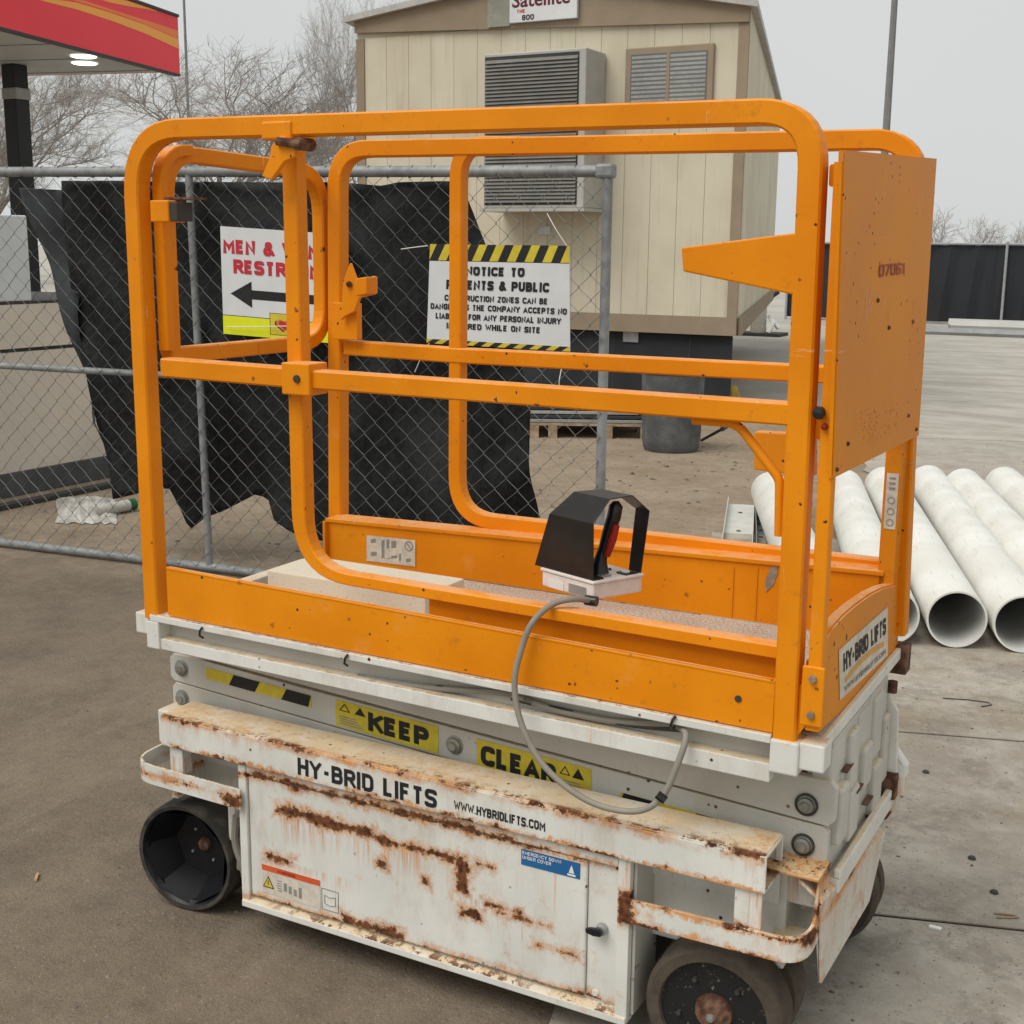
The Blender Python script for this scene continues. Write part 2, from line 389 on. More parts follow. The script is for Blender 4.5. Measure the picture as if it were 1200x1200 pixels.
DOORP = [zb_(325, 440, 380, 960, .011), zb_(420, 545, 480, 990, .006), zb_(537, 551, 545, 1027, .034), zb_(543, 566, 553, 1068, .009),
         zb_(404, 478, 440, 1086, .011), zb_(315, 346, 330, 1005, .007), zb_(446, 455, 450, 1010, .007), zb_(497, 502, 499, 1030, .006),
         zb_(300, 400, 350, 918, .006), zb_(560, 652, 610, 985, .006), zb_(400, 560, 480, 950, .003), zb_(560, 580, 570, 1012, .003), zb_(572, 610, 590, 1062, .001), zb_(630, 680, 655, 1112, .001), zb_(585, 645, 615, 1075, .0012)]
DRIPS = [(at(1, 0, 322, 960).x, at(1, 0, 550, 1000).x, at(1, 0, 380, 962).z, .10, .95), (at(1, 0, 530, 1010).x, at(1, 0, 580, 1010).x, at(1, 0, 545, 1050).z, .07, .8),
         (at(1, 0, 300, 900).x, at(1, 0, 420, 1000).x, at(1, 0, 330, 1008).z, .04, .5)]
WHITE_DOOR = make_white('rusty_white_paint_door', DOORP, DRIPS, edge=[(.103, .006), (.402, .004)], general=.69, streak=.75)
WHITE_LIP = make_white('rusty_white_paint_ledge', [zb_(855, 925, 885, 1001, .007, -.02)], [(0, .35, .50, .05, .6), (.55, .9, .50, .04, .5), (1.42, 1.56, .50, .09, .9)], edge=[(.501, .0055), (.43, .003)], general=.70, dirt=.7)
WHITE_BUMP = make_white('rusty_white_paint_bumper', [(.225, .27, .325, .355), (1.2, 1.235, .29, .36), (1.56, 1.66, .335, .36)], [(.03, .12, .40, .08, .9), (1.44, 1.66, .44, .16, 1.0), (1.18, 1.24, .43, .2, .6)], edge=[(.302, .004), (.35, .004)], general=.665, dirt=.6)
WHITE_BODY = make_white('aged_white_paint', general=.69, dirt=.5, streak=.55)
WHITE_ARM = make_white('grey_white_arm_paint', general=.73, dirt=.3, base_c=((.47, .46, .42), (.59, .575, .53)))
WHITE_END = make_white('rusty_white_end_paint', edge=[(.36, .007), (.20, .004)], drips=[(1.4, 1.75, .45, .25, .9)], general=.62, dirt=.8, streak=.8, base_c=((.62, .60, .54), (.72, .70, .64)))
WHITE_STAIN = make_white('rust_stained_corner', [(1.52, 1.60, .375, .395)], [(1.35, 1.75, .46, .22, 1.0)], edge=[(.444, .016), (.37, .012)], general=.54, streak=1.0, dirt=1.0, base_c=((.62, .50, .36), (.70, .62, .50)))
RUSTY = Mat('rust', .85); RUSTY.col(RUSTY.mix(RUSTY.noise(40, 5).ss(.35, .65), (.065, .028, .018), (.20, .11, .07))).bump(RUSTY.noise(60, 4), .4, .005)
STEEL = flat('galvanised_steel', (.36, .37, .37), .42, .55, .2, 60)
BOLT = flat('bolt_steel', (.30, .30, .27), .45, .5, .25, 80)
BLACK = flat('black_plate', (.014, .014, .015), .30, 0, .4, 20, .5)
HOODTOP = BLACK
DARKM = flat('dark_metal', (.05, .048, .045), .6)
RUBBER = flat('worn_rubber', (.075, .06, .046), .85, 0, .3, 40)
RUBBER_B = Mat('black_rubber', .8); RUBBER_B.col(RUBBER_B.mix(RUBBER_B.noise(20, 4).ss(.4, .7), (.035, .032, .029), (.085, .073, .060)))
HUBM = Mat('speckled_black_hub', .6); HUBM.col(HUBM.mix(HUBM.noise(70, 5, .8).ss(.60, .66), (.016, .015, .015), (.26, .22, .18)))
CABLE = flat('grey_cable_sheath', (.27, .25, .21), .5, 0, .1)
RED = flat('red_plastic', (.30, .02, .015), .4)
BOXW = flat('pale_pink_white_box', (.76, .70, .65), .5, 0, .12, 50)
DECK = Mat('speckled_deck_coating', .8); DECK.col(DECK.mix(DECK.noise(160, 3, .8).ss(.45, .62), DECK.mix(DECK.noise(6, 4).ss(.35, .65), (.55, .46, .38), (.62, .57, .48)), (.30, .25, .21)))
CREAM = Mat('cream_step', .75); CREAM.col(CREAM.mix(CREAM.noise(140, 3, .8).ss(.56, .72) * .8, (.78, .72, .58), (.45, .39, .31)))
INK = flat('black_print', (.022, .022, .024), .6, 0, .2)
REDINK = flat('red_print', (.50, .035, .05), .6, 0, .1)
WHT = flat('white_print', (.78, .78, .76), .5, 0, .05)
YEL = flat('yellow_print', (.62, .50, .045), .6, 0, .12, 60)
SGY = flat('bright_yellow_print', (.72, .76, .02), .5, 0, .05)
BLUE = flat('blue_print', (.02, .13, .33), .5, 0, .1)
ORED = flat('orange_red_print', (.66, .11, .04), .5, 0, .1)
STK = flat('faded_sticker', (.62, .56, .47), .6, 0, .2, 60)
GREYINK = flat('grey_print', (.28, .27, .25), .6)

# ------------------------------------------------------------------ ground
GR = Mat('dirt_and_asphalt', .93)
n1 = GR.noise(.35, 5, .6); n2 = GR.noise(2.2, 5, .65, off=3); n3 = GR.noise(14, 5, .7, off=7); n4 = GR.noise(95, 3, .7, off=9); n5 = GR.noise(330, 2, .7, off=2)
asph = GR.mix((n2 * .6 + n3 * .4).ss(.34, .66), (.162, .122, .084), (.262, .203, .143))
asph = GR.mix(n4.ss(.42, .62) * .5, asph, (.22, .188, .152)); asph = GR.mix(n5.ss(.58, .7) * .35, asph, (.36, .33, .28)); asph = GR.mix(GR.noise(190, 3, .8, off=63).ss(.46, .36) * .5, asph, (.07, .055, .043)); asph = GR.mix(GR.noise(3.2, 6, .75, stretch=(1, .35, 1), off=65).ss(.52, .66) * .4, asph, (.29, .235, .175)); asph = GR.mix(n5.ss(.45, .33) * .6, asph, (.055, .045, .038)); asph = GR.mix(GR.noise(46, 4, .8, off=61).ss(.60, .68) * .5, asph, (.075, .062, .052))
asph = GR.mix(GR.vor(170, out='Color').ss(.93, .95) * GR.vor(170).ss(.38, .25) * .7, asph, (.40, .36, .31))
blot = GR.noise(1.1, 6, .7, off=19).ss(.54, .7) * .45; asph = GR.mix(blot, asph, (.095, .083, .072))
dirt = GR.mix((n2 * .5 + n3 * .5).ss(.33, .67), (.25, .19, .13), (.37, .295, .215)); dirt = GR.mix(n4.ss(.55, .72) * .5, dirt, (.45, .39, .30)); dirt = GR.mix(n4.ss(.40, .28) * .5, dirt, (.12, .09, .065))
lot = GR.mix(n1.ss(.35, .65), (.38, .355, .31), (.47, .445, .40))
yb = (GR.y - GR.x * .10 + (n2 - .5) * 1.2 + (n3 - .5) * .5)
c_ = GR.mix(yb.ss(2.55, 3.3), asph, dirt)
ln = GR.x * .956 + GR.y * .292
c_ = GR.mix(((GR.y + (n1 - .5) * 5).ss(9, 13)), c_, lot)
GR.col(c_); GR.bump(n4 * .6 + n5 * .5 + GR.noise(190, 3, .8, off=63) * .5 + n3 * .6 + GR.vor(60).ss(.1, .5) * .25, .6, .012)
g = MB(); N = 24
g.add([(-400, -60, 0), (400, -60, 0), (400, 700, 0), (-400, 700, 0)], [(0, 1, 2, 3)]).build('ground', GR, kind='structure')

CON = Mat('worn_concrete', .85)
q1 = CON.noise(.8, 6, .65); q2 = CON.noise(5, 6, .7, off=3); q3 = CON.noise(40, 5, .7, off=5); q4 = CON.noise(150, 3, .8, off=6)
cb = CON.mix((q1 * .5 + q2 * .5).ss(.36, .64), (.27, .237, .195), (.46, .42, .36))
cb = CON.mix(CON.noise(1.7, 6, .75, off=23).ss(.50, .66) * .6, cb, (.29, .225, .15)); cb = CON.mix(CON.noise(3.1, 7, .8, off=73).ss(.52, .60) * .45, cb, (.17, .145, .115)); cb = CON.mix(CON.vor(120, out='Color').ss(.94, .95) * CON.vor(120).ss(.36, .25) * .8, cb, (.10, .085, .07))
cb = CON.mix(q3.ss(.5, .68) * .3, cb, (.44, .42, .385)); cb = CON.mix(q4.ss(.40, .27) * .7, cb, (.12, .10, .08)); cb = CON.mix(CON.noise(22, 6, .8, off=51).ss(.62, .66) * .75, cb, (.12, .095, .07))
CON.col(CON.mix((CON.y + (CON.noise(.5, 3) - .5) * 3).ss(6, 11) * .75, cb, CON.mix(CON.noise(2.2, 6, .7, stretch=(.35, 1, 1)).ss(.4, .62), (.50, .475, .43), (.36, .34, .30))))
CON.bump(q3 * .4 + q4 * .4 + q2 * .6, .5, .006)
JOINT = flat('joint_dirt', (.075, .058, .044), .95)
slab_root = MB().prism([(p[0], p[1], .001) for p in [(1.0, -4), (14, -.5), (14, 60), (-8, 60), (-.2, 22), (1.1, 3)]], (0, 0, .001)).build('pavement', JOINT, kind='structure')
du = V((.956, .292, 0)); dn = V((-.292, .956, 0))
offs = [-4.6, -1.9, .317, 1.596, 4.6, 8.87, 11.9, 15.2, 19, 24, 32, 44]
for i in range(len(offs) - 1):
    s0 = 1.17 + random.uniform(-.1, .1)
    if i >= 4: s0 = 2.1 + .1 * (i - 4)
    if i == 0: s0 = -.4
    if i == 1: s0 = 1.0
    cuts = [s0, 4.4 + .3 * i, 8.4 + .3 * i, 13, 18, 25] if i > 4 else [s0, 4.9, 8.4]
    for k in range(len(cuts) - 1):
        mb = MB(); P = [du * cuts[k] + dn * offs[i], du * cuts[k + 1] + dn * offs[i], du * cuts[k + 1] + dn * offs[i + 1], du * cuts[k] + dn * offs[i + 1]]
        c = sum(P, V((0, 0, 0))) / 4; gp = .007 if i < 4 else .015
        P = [p - V((math.copysign(gp, (p - c).dot(du)) * du.x + math.copysign(gp, (p - c).dot(dn)) * dn.x, math.copysign(gp, (p - c).dot(du)) * du.y + math.copysign(gp, (p - c).dot(dn)) * dn.y, 0)) for p in P]
        if k == 0:      # ragged left edge where dirt has crept over the slab
            e0, e1 = P[3], P[0]; rag = [e0.lerp(e1, t / 60) + du * (.05 * math.sin(t * .31 + i) + .03 * math.sin(t * .83 + 2 * i) + random.uniform(-.012, .012)) for t in range(1, 60)]
            poly = P + rag
        else: poly = P
        mb.prism([(p.x, p.y, .003) for p in poly], (0, 0, .006)).build('concrete_slab', CON, slab_root, bevel=.002)

# ------------------------------------------------------------------ the scissor lift
L = thing('scissor_lift', 'orange and rusty white scissor lift parked on the pavement in the foreground', 'scissor lift')
YN, YF, XE = .02, .67, 1.553
def pn(px, py, Y=YN): return at(1, Y, px, py)
# --- guard rails, near side
t = .021
def rail(name, pts, b=(0, 1, 0), hw=.021, hb=.021, mat=None, lab=None): return MB().sweep(pts, b, hw, hb).build(name, mat or ORANGE, L, smooth=False, label=lab)
top = [pn(184, 722), pn(163, 250)]
pL = pn(184, 722); pTL = pn(157, 153); pTR = pn(956, 130); pR = pn(922, 866)
for p in (pL, pTL, pTR, pR): p.y = YN
rail('outer_guard_frame', rnd([pL, pTL, pTR, pR], [.14, .09], 9))
rail('mid_rail', [pn(196, 430), pn(357, 443)])
rail('mid_rail', [pn(357, 443) + V((.0, -.001, 0)), pn(928, 484.5)], hw=.0195, hb=.0205)
# inner loop: post, bend, low rail
a0, a1, a2 = pn(344, 163, .055), pn(357, 668, .055), pn(915, 762, .055)
ip = rnd([a0, pn(351, 440, .055), a1, a2], [0, .13], 9); rail('inner_guard_frame', ip, hw=[.0185 if i < 3 else max(.0125, .0185 - .0007 * (i - 2)) for i in range(len(ip))], hb=.018)
MB().box(a0.x - .035, a0.x + .04, -.006, .08, a0.z - .005, a0.z + .03).build('rail_bracket', ORANGE, L, bevel=.004)
cl = pn(357, 443); cm = MB(); cm.box(cl.x - .036, cl.x + .036, -.012, .052, cl.z - .033, cl.z + .033).build('rail_clamp', ORANGE, L, bevel=.003)
MB().lathe([(0, -.004), (.008, -.004), (.0085, 0), (.0085, .004)], (cl.x + .005, -.012, cl.z + .001), (0, 1, 0), 12).build('bolt', DARKM, L)
# latch lever under the top rail
lv = [pn(331, 160, .0), pn(354, 166, .0), pn(349, 184, .0), pn(337, 190, .0), pn(322, 211, .0), pn(311, 207, .0), pn(320, 186, .0), pn(322, 172, .0)]
MB().prism(lv, (0, -.012, 0)).build('latch_lever', ORANGE, L, bevel=.002)
q = pn(345, 168, .0); MB().tube([q + V((-.03, -.016, .004)), q + V((.03, -.016, -.004))], .009, 10).tube([q + V((.02, -.02, -.002)), q + V((.02, .03, -.002))], .013, 10).build('latch_pin', RUSTY, L)
# gusset plate on the right post, and diagonal brace
gp = [pn(798, 290, .0), pn(938, 272, .0), pn(932, 346, .0), pn(800, 318, .0)]
MB().prism(gp, (0, .03, 0)).build('gusset_plate', ORANGE, L, bevel=.003)
MB().tube(rnd([pn(812, 492, .03), pn(864, 496, .03), pn(914, 562, .03), pn(913, 628, .03)], [.02, .012], 5), .0085, 10).build('diagonal_brace', ORANGE, L, smooth=True)
# right post foot plate
MB().prism([pn(936, 804, .01), pn(944, 799, .01), pn(943, 852, .01), pn(934, 862, .01)], (0, .055, 0)).build('foot_plate', ORANGE, L)
# --- far side rails
f = lambda px, py: at(1, YF, px, py)
fz = at(1, YF, 397, 612)
rail('far_guard_frame', rnd([f(397, 615), f(396, 175), f(700, 170), f(1076, 163), f(1051, 742)], [.10, 0, .09], 9))
rail('far_inner_frame', rnd([f(640, 170), f(538, 168), f(536, 606), f(1050, 666)], [.085, .11], 9), hw=.018, hb=.018)
rail('far_mid_rail', [f(408, 407), f(535, 416), f(958, 438), f(1060, 443)], hw=.019)
fl = [f(383, 609), f(1036, 671)]
tb = MB(); tb.prism([at(1, .60, 383, 608.5), at(1, .60, 1036, 671), V((at(1, .6, 1036, 678).x, .60, .752)), V((at(1, .6, 383, 613).x, .60, .752))], (0, .006, 0)).build('far_toe_board', ORANGE, L)
A, B = at(1, .60, 383, 609), at(1, .60, 1036, 672)
MB().sweep([A + V((0, .03, 0)), B + V((0, .03, 0))], (0, 1, 0), .005, .036).build('toe_board_lip', ORANGE, L)
MB().box(A.x - .004, A.x + .004, .585, .66, .752, A.z - .002).build('toe_board_end', ORANGE_SHADED, L, bevel=.002)
# seams and paint loss on the far toe board
for px in (860, 888):
    p0 = at(1, .599, px, 665); MB().box(p0.x - .001, p0.x + .001, .5975, .5995, .755, p0.z).build('panel_seam', ORANGE_SHADED, L)
_, n_ = quad_on([at(1, .599, 430, 627), at(1, .599, 487, 633), at(1, .599, 487, 664), at(1, .599, 430, 657)], .001, 'sticker', STK, L)
bm_ = MB(); bm_.prism([at(1, .598, x, y) for x, y in [(897, 694), (906, 686), (911, 672), (911, 661), (904, 664), (897, 678)]], (0, .0006, 0)).build('bare_metal_patch', flat('bare_metal', (.33, .27, .22), .6, .2, .3, 60), L)
# pictogram print on that sticker
pm = MB()
for (u0, v0, u1, v1) in [(.08, .7, .18, .9), (.08, .2, .2, .4), (.3, .15, .36, .9), (.4, .55, .46, .95), (.5, .2, .62, .35), (.5, .6, .6, .92), (.36, .15, .5, .22), (.8, .12, .9, .3), (.66, .12, .7, .45)]:
    def bl(u, v): return at(1, .597, 430 + 57 * u, 657 - 30 * v + 7 * u)
    pm.prism([bl(u0, v0), bl(u1, v0 + .05), bl(u1, v1), bl(u0, v1 - .05)], (0, .0005, 0))
c_s = at(1, .597, 479, 640); pm.sweep(arc(c_s, .012, 0, math.tau, 16, (1, 0, 0), (0, 0, 1)), (0, 1, 0), .0012, .0006)
pm.sweep([c_s + V((-.008, 0, .008)), c_s + V((.008, 0, -.008))], (0, 1, 0), .001, .0006)
pm.build('pictogram_print', GREYINK, L)
# --- deck
xr = 1.56
MB().box(at(2, .81, 313, 668).x + .03, xr - .03, .05, .60, .735, .750).build('deck', DECK, L, bevel=.002)
c0 = at(2, .81, 313, 668); MB().box(c0.x, .60, c0.y, .41, .7505, .81).build('raised_deck_step', CREAM, L, bevel=.003)
# --- near toe board: outer plate with a top ledge, inner kick plate
z0a, z1a = pn(195, 721, 0).z, pn(905, 859, 0).z; zta, ztb = pn(195, 665, 0).z, pn(907, 798, 0).z
xa, xb = pn(195, 690, 0).x, pn(906, 830, 0).x
MB().prism([(xa, .002, z0a), (xb, .002, z1a), (xb, .002, ztb), (xa, .002, zta)], (0, .006, 0)).build('toe_board', ORANGE, L)
MB().hexa([(xa, .001, zta - .006), (xb, .001, ztb - .006), (xb, .016, ztb - .006), (xa, .016, zta - .006), (xa, .001, zta), (xb, .001, ztb), (xb, .016, ztb), (xa, .016, zta)]).build('toe_board_ledge', ORANGE, L, bevel=.002)
xk = at(1, .062, 503, 710).x; za = at(1, .062, 503, 697).z; zb2 = at(1, .062, 906, 765).z
MB().prism([(xk, .062, z0a + .06), (xb, .062, z1a + .06), (xb, .062, zb2), (xk, .062, za)], (0, .005, 0)).build('kick_plate', ORANGE, L)
hb = pn(865, 819, .001); MB().lathe([(0, -.001), (.0065, -.001), (.0065, .003)], hb, (0, 1, 0), 12).build('drain_hole', DARKM, L)
# --- right end frame and cover
def pe(px, py, X=XE): return at(0, X, px, py)
ze = pe(960, 858).z; en = V((0, 0, 0))
yl0, yl1 = .03, .657
rail('end_post', [V((1.553, .0125, ze + .02)), V((1.547, .0125, 1.72))], b=(1, 0, 0), hw=.0125, hb=.0125)
rail('end_post', [V((XE - .012, yl1, .752)), V((XE - .012, yl1, 1.745))], b=(1, 0, 0), hw=.020, hb=.013)
MB().box(XE - .035, XE - .018, yl1 - .05, yl1 - .03, .9, 1.25).build('ladder_side', ORANGE, L)
MB().box(XE - .03, XE - .0, yl1 - .057, yl1 - .025, .76, 1.22).build('post_web', ORANGE_SHADED, L)
rail('end_top_rail', [V((XE - .014, .026, 1.70)), V((XE - .014, .655, 1.74))], b=(1, 0, 0), hw=.018, hb=.018)
rail('end_mid_rail', [V((XE - .02, .03, 1.28)), V((XE - .02, .655, 1.28))], b=(1, 0, 0), hw=.018, hb=.012)
# cover plate over the upper half of the end
Xc = 1.5625
c = [pe(975, 560, Xc), pe(1075, 510, Xc), pe(1096, 186, Xc), pe(988, 176, Xc)]
MB().prism(c, (.003, 0, 0)).build('end_cover', ORANGE_SHADED, L)
ca = (c[0] + c[1]) / 2
MB().prism([c[0] + V((0, -.001, 0)), c[3] + V((0, -.001, 0)), c[3] + V((-.006, -.001, 0)), c[0] + V((-.006, -.001, 0))], (0, -.003, 0)).build('cover_flange', ORANGE, L)
for px, py in [(1028, 352), (1041, 384), (1069, 377), (993, 520), (1064, 487), (1073, 503), (980, 550)]:
    MB().lathe([(0, .004), (.003, .004), (.0042, .001), (.0042, -.001)], pe(px, py, Xc + .003), (1, 0, 0), 8).build('rivet', RUSTY, L)
# mark print in faded red on the cover
o = pe(1030, 325, Xc + .0045); ox = pe(1060, 321, Xc + .0045) - o; oy = pe(1030, 313, Xc + .0045) - o
text('lettering', '07061', o, ox, V((0, 0, oy.z + .004)), flat('faded_red_print', (.36, .05, .04)), L, bold=0.0)
# scraped paint and faint rubbed patch as thin bare marks
sm = MB()
for i in range(7):
    x0, y0 = random.uniform(1003, 1045), random.uniform(325, 350); x1, y1 = x0 + random.uniform(-14, -2), y0 + random.uniform(20, 60)
    p0, p1 = pe(x0, y0, Xc + .0034), pe(x1, y1, Xc + .0034); wv = V((0, random.uniform(.0008, .0022), 0))
    sm.prism([p0, p0 + wv * .4, (p0 + p1) / 2 + wv, p1], (.0003, 0, 0))
sm.build('scratch_marks', flat('bare_scratch', (.78, .55, .34)), L)
gm = MB()
for i in range(70):
    u, v = random.random(), random.random(); p0 = pe(1008 + 44 * u, 522 - 40 * v - 12 * u, Xc + .0034); s_ = random.uniform(.0015, .004)
    gm.prism([p0, p0 + V((0, s_, .001)), p0 + V((0, s_ * .6, s_ * 1.4))], (.0003, 0, 0))
gm.build('rubbed_sticker_residue', flat('residue', (.38, .20, .07)), L)
# knob on the end post
kn = pn(962, 483, -.001)
MB().lathe([(0, -.022), (.009, -.020), (.0115, -.013), (.0105, -.005), (.005, 0), (.005, .01)], kn, (0, 1, 0), 16).build('knob', BLACK, L, smooth=True)
MB().lathe([(0, -.01), (.005, -.008), (.006, .002)], kn + V((.008, 0, -.024)), (0, 1, 0), 10).build('pin', RED, L)
# hanging document box seen behind the post
MB().prism([f(889, 504), f(958, 507), f(958, 556), f(889, 548)], (0, -.035, 0)).build('document_box', ORANGE_SHADED, L, bevel=.003)
# foot bracket with bolts
p0 = at(1, .006, 936, 668); br = MB(); br.box(1.532, 1.572, -.007, -.001, ze + .03, ze + .14); br.build('foot_bracket', ORANGE, L, bevel=.004)
for dz in (.052, .118): MB().lathe([(0, -.007), (.006, -.007), (.0075, -.004), (.0075, 0)], (1.552, -.007, ze + dz), (0, 1, 0), 6).build('bolt', BOLT, L)
# end toe board with arched top
tp = [pe(x, y, XE + .004) for x, y in [(960, 858), (1053, 769), (1050, 686), (1036, 690), (1022, 697), (1005, 709), (990, 722), (976, 738), (966, 756)]]
MB().prism(tp, (-.004, 0, 0)).build('end_toe_board', ORANGE_SHADED, L)
lipm = MB().sweep([p + V((-.014, 0, .001)) for p in tp[2:]], (1, 0, 0), .002, .009); lipm.build('toe_board_edge', ORANGE_SHADED, L)
MB().box(XE - .03, XE - .024, .05, .60, .75, .86).build('end_kick_plate', ORANGE, L)
sk = [pe(x, y, XE + .005) for x, y in [(984, 821), (1040, 768), (1040, 711), (983, 762)]]
est, _ = quad_on(sk, 0, 'sticker', STK, L)
def onq(Q, u, v, off=.0011): return (Q[0] * (1 - u) + Q[1] * u) * (1 - v) + (Q[3] * (1 - u) + Q[2] * u) * v + V((off, 0, 0))
o = onq(sk, .07, .50); text('lettering', 'HY-BRID LIFTS', o, onq(sk, .95, .50) - o, onq(sk, .07, .86) - o, INK, est, bold=.03)
o = onq(sk, .08, .09); text('lettering', 'WWW.HYBRIDLIFTS.COM', o, onq(sk, .95, .09) - o, onq(sk, .08, .2) - o, GREYINK, est, bold=.03)
sw = MB(); lo = [onq(sk, .1 + .8 * i / 8, .26 + .09 * math.sin(i / 8 * 3)) for i in range(9)]; hi = [onq(sk, .1 + .8 * i / 8, .36 + .1 * math.sin(i / 8 * 3)) for i in range(9)]
sw.prism(lo + hi[::-1], (.0004, 0, 0)).build('swoosh_print', flat('gold_print', (.62, .33, .08)), est)
# white sticker on the ladder post
l0 = [at(1, .60, x, y) for x, y in [(1034, 608), (1047, 609), (1049, 551), (1036, 550)]]
xp = XE + .0005
ysx = yl1 - .0578; stq = [V((XE - .028, ysx, 1.00)), V((XE - .003, ysx, 1.00)), V((XE - .003, ysx, 1.12)), V((XE - .028, ysx, 1.12))]
quad_on(stq, 0, 'sticker', STK, L)
for k in range(3):
    MB().sweep(arc(V((XE - .0155, ysx - .001, 1.014 + .024 * k)), .007, 0, math.tau, 12, (1, 0, 0), (0, 0, 1)), (0, 1, 0), .001, .0004).build('pictogram_print', GREYINK, L)
for k in range(3): MB().box(XE - .022, XE - .009, ysx - .0014, ysx - .0007, 1.085 + k * .011, 1.09 + k * .011).build('pictogram_print', GREYINK, L)

# --- left end gate (swings between the two left posts)
g0 = lambda px, py: at(0, .008, px, py)
gy0, gy1 = .085, .665
G = V((.012, 0, 0)); ztg = g0(215, 166).z
gm0 = (gy0 + gy1) / 2
gl = [V((.012, gm0, 1.33)), V((.012, gy0, 1.33)), V((.012, gy0, 1.78)), V((.012, gy1, 1.765)), V((.012, gy1, 1.33)), V((.012, gm0 - .001, 1.33))]
gate = MB().sweep(rnd(gl, [.02, .10, .11, .10], 8), (1, 0, 0), .018, .018).build('entry_gate', ORANGE, L)
rail('gate_hinge_tube', rnd([V((.030, .056, 1.345)), V((.030, .056, 1.785)), V((.030, .15, 1.785))], [.085]), b=(1, 0, 0), hw=.0125, hb=.014)
hh = pn(188, 248, -.004)
MB().box(hh.x - .03, hh.x + .022, -.004, .05, hh.z - .022, hh.z + .024).build('gate_hinge_block', ORANGE, L, bevel=.003)
MB().box(hh.x + .023, hh.x + .043, .0, .05, hh.z - .02, hh.z + .02).build('gate_stop', DARKM, L, bevel=.002)
MB().box(hh.x - .01, hh.x + .075, .02, .06, hh.z + .026, hh.z + .031).build('hinge_plate', RUSTY, L)
# latch handle by the far left post
e = lambda px, py, Y=YF - .05: at(1, Y, px, py)
MB().prism([e(402, 375), e(405, 330), e(413, 308), e(421, 330), e(441, 323), e(441, 345), e(424, 349), e(418, 365), e(408, 370)], (0, -.012, 0)).build('gate_latch', ORANGE, L, bevel=.002)
MB().prism([e(430, 326, YF - .066), e(443, 324, YF - .066), e(443, 344, YF - .066), e(430, 347, YF - .066)], (0, -.05, 0)).build('latch_handle', ORANGE, L, bevel=.003)
MB().box(e(388, 370).x, e(417, 370).x, YF - .045, YF - .022, e(400, 398).z, e(400, 355).z).build('latch_plate', ORANGE, L, bevel=.002)
MB().tube([e(409, 333, YF - .07), e(409, 333, YF - .045)], .008, 8).build('pin', RUSTY, L)

# --- white platform frame under the deck
fr = lambda px, py, Y: at(1, Y, px, py).z
x0f, x1f = at(1, 0, 178, 740).x, at(1, 0, 903, 880).x
zl0, zl1 = z0a - .003, z1a - .003
MB().hexa([(x0f, -.006, zl0 - .016), (x1f, -.006, zl1 - .016), (x1f, .05, zl1 - .016), (x0f, .05, zl0 - .016), (x0f, -.006, zl0), (x1f, -.006, zl1), (x1f, .05, zl1), (x0f, .05, zl0)]).build('frame_top_flange', WHITE_BODY, L, bevel=.002)
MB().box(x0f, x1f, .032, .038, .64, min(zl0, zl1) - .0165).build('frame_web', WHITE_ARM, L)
MB().hexa([(x0f, .0, .655), (x1f, .0, .636), (x1f, .031, .636), (x0f, .031, .655), (x0f, .0, .682), (x1f, .0, .672), (x1f, .031, .672), (x0f, .031, .682)]).build('frame_lower_flange', WHITE_BODY, L, bevel=.002)
cb1 = at(1, -.004, 160, 742); cb2 = at(1, -.004, 188, 757)
MB().box(-.052, -.012, .0, .05, .685, .735).build('corner_block', WHITE_BUMP, L, bevel=.003)
MB().box(-.014, .024, -.006, .05, .655, .722).build('corner_block', WHITE_BODY, L, bevel=.003)
MB().box(-.045, -.005, .05, .62, .69, .735).build('end_beam', WHITE_BODY, L, bevel=.003)
p0, p1 = at(1, -.006, 902, 868), at(1, -.006, 926, 910)
MB().box(p0.x, p1.x + .012, -.006, .045, p1.z, p0.z + .004).build('corner_block', WHITE_BODY, L, bevel=.004)
p0, p1 = at(1, -.002, 936, 870), at(1, -.002, 962, 908)
MB().box(p0.x, p1.x + .004, .0, .05, p1.z, p0.z).build('corner_block', WHITE_BUMP, L, bevel=.004)
MB().box(XE + .004, XE + .016, .03, .66, ze - .030, ze - .004).build('end_beam', WHITE_BODY, L, bevel=.003)
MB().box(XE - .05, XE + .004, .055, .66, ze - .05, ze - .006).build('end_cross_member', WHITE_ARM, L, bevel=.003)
MB().box(XE - .02, XE + .03, .655, .70, ze - .065, ze - .0).build('rear_bracket', RUSTY, L, bevel=.004)
for x in (.25, .55, .85, 1.15): MB().box(x, x + .04, .055, .64, .69, .734).build('deck_joist', WHITE_ARM, L)
for x in (235, 405, 788):       # cable ties over the flange
    p0 = at(1, -.008, x, 0); p0 = at(1, -.008, x, 722 + (x - 190) * .190 + 10)
    MB().tube([p0 + V((.006, .0, .012)), p0 + V((.001, -.003, .004)), p0 + V((-.004, .001, -.010)), p0 + V((-.004, .012, -.018))], .0028, 6).build('cable_tie', BLACK, L)
# dark hoses in the frame channel
for pts, r in [([(200, 752), (240, 764), (330, 775), (430, 800), (520, 806)], .005), ([(420, 793), (500, 806), (600, 812), (640, 830), (720, 846), (790, 848)], .007), ([(600, 818), (680, 838), (740, 850), (800, 855)], .006)]:
    MB().tube(rnd([at(1, .022, x, y) for x, y in pts], .05, 5), r, 8).build('hose', CABLE if r > .006 else DARKM, L, smooth=True)

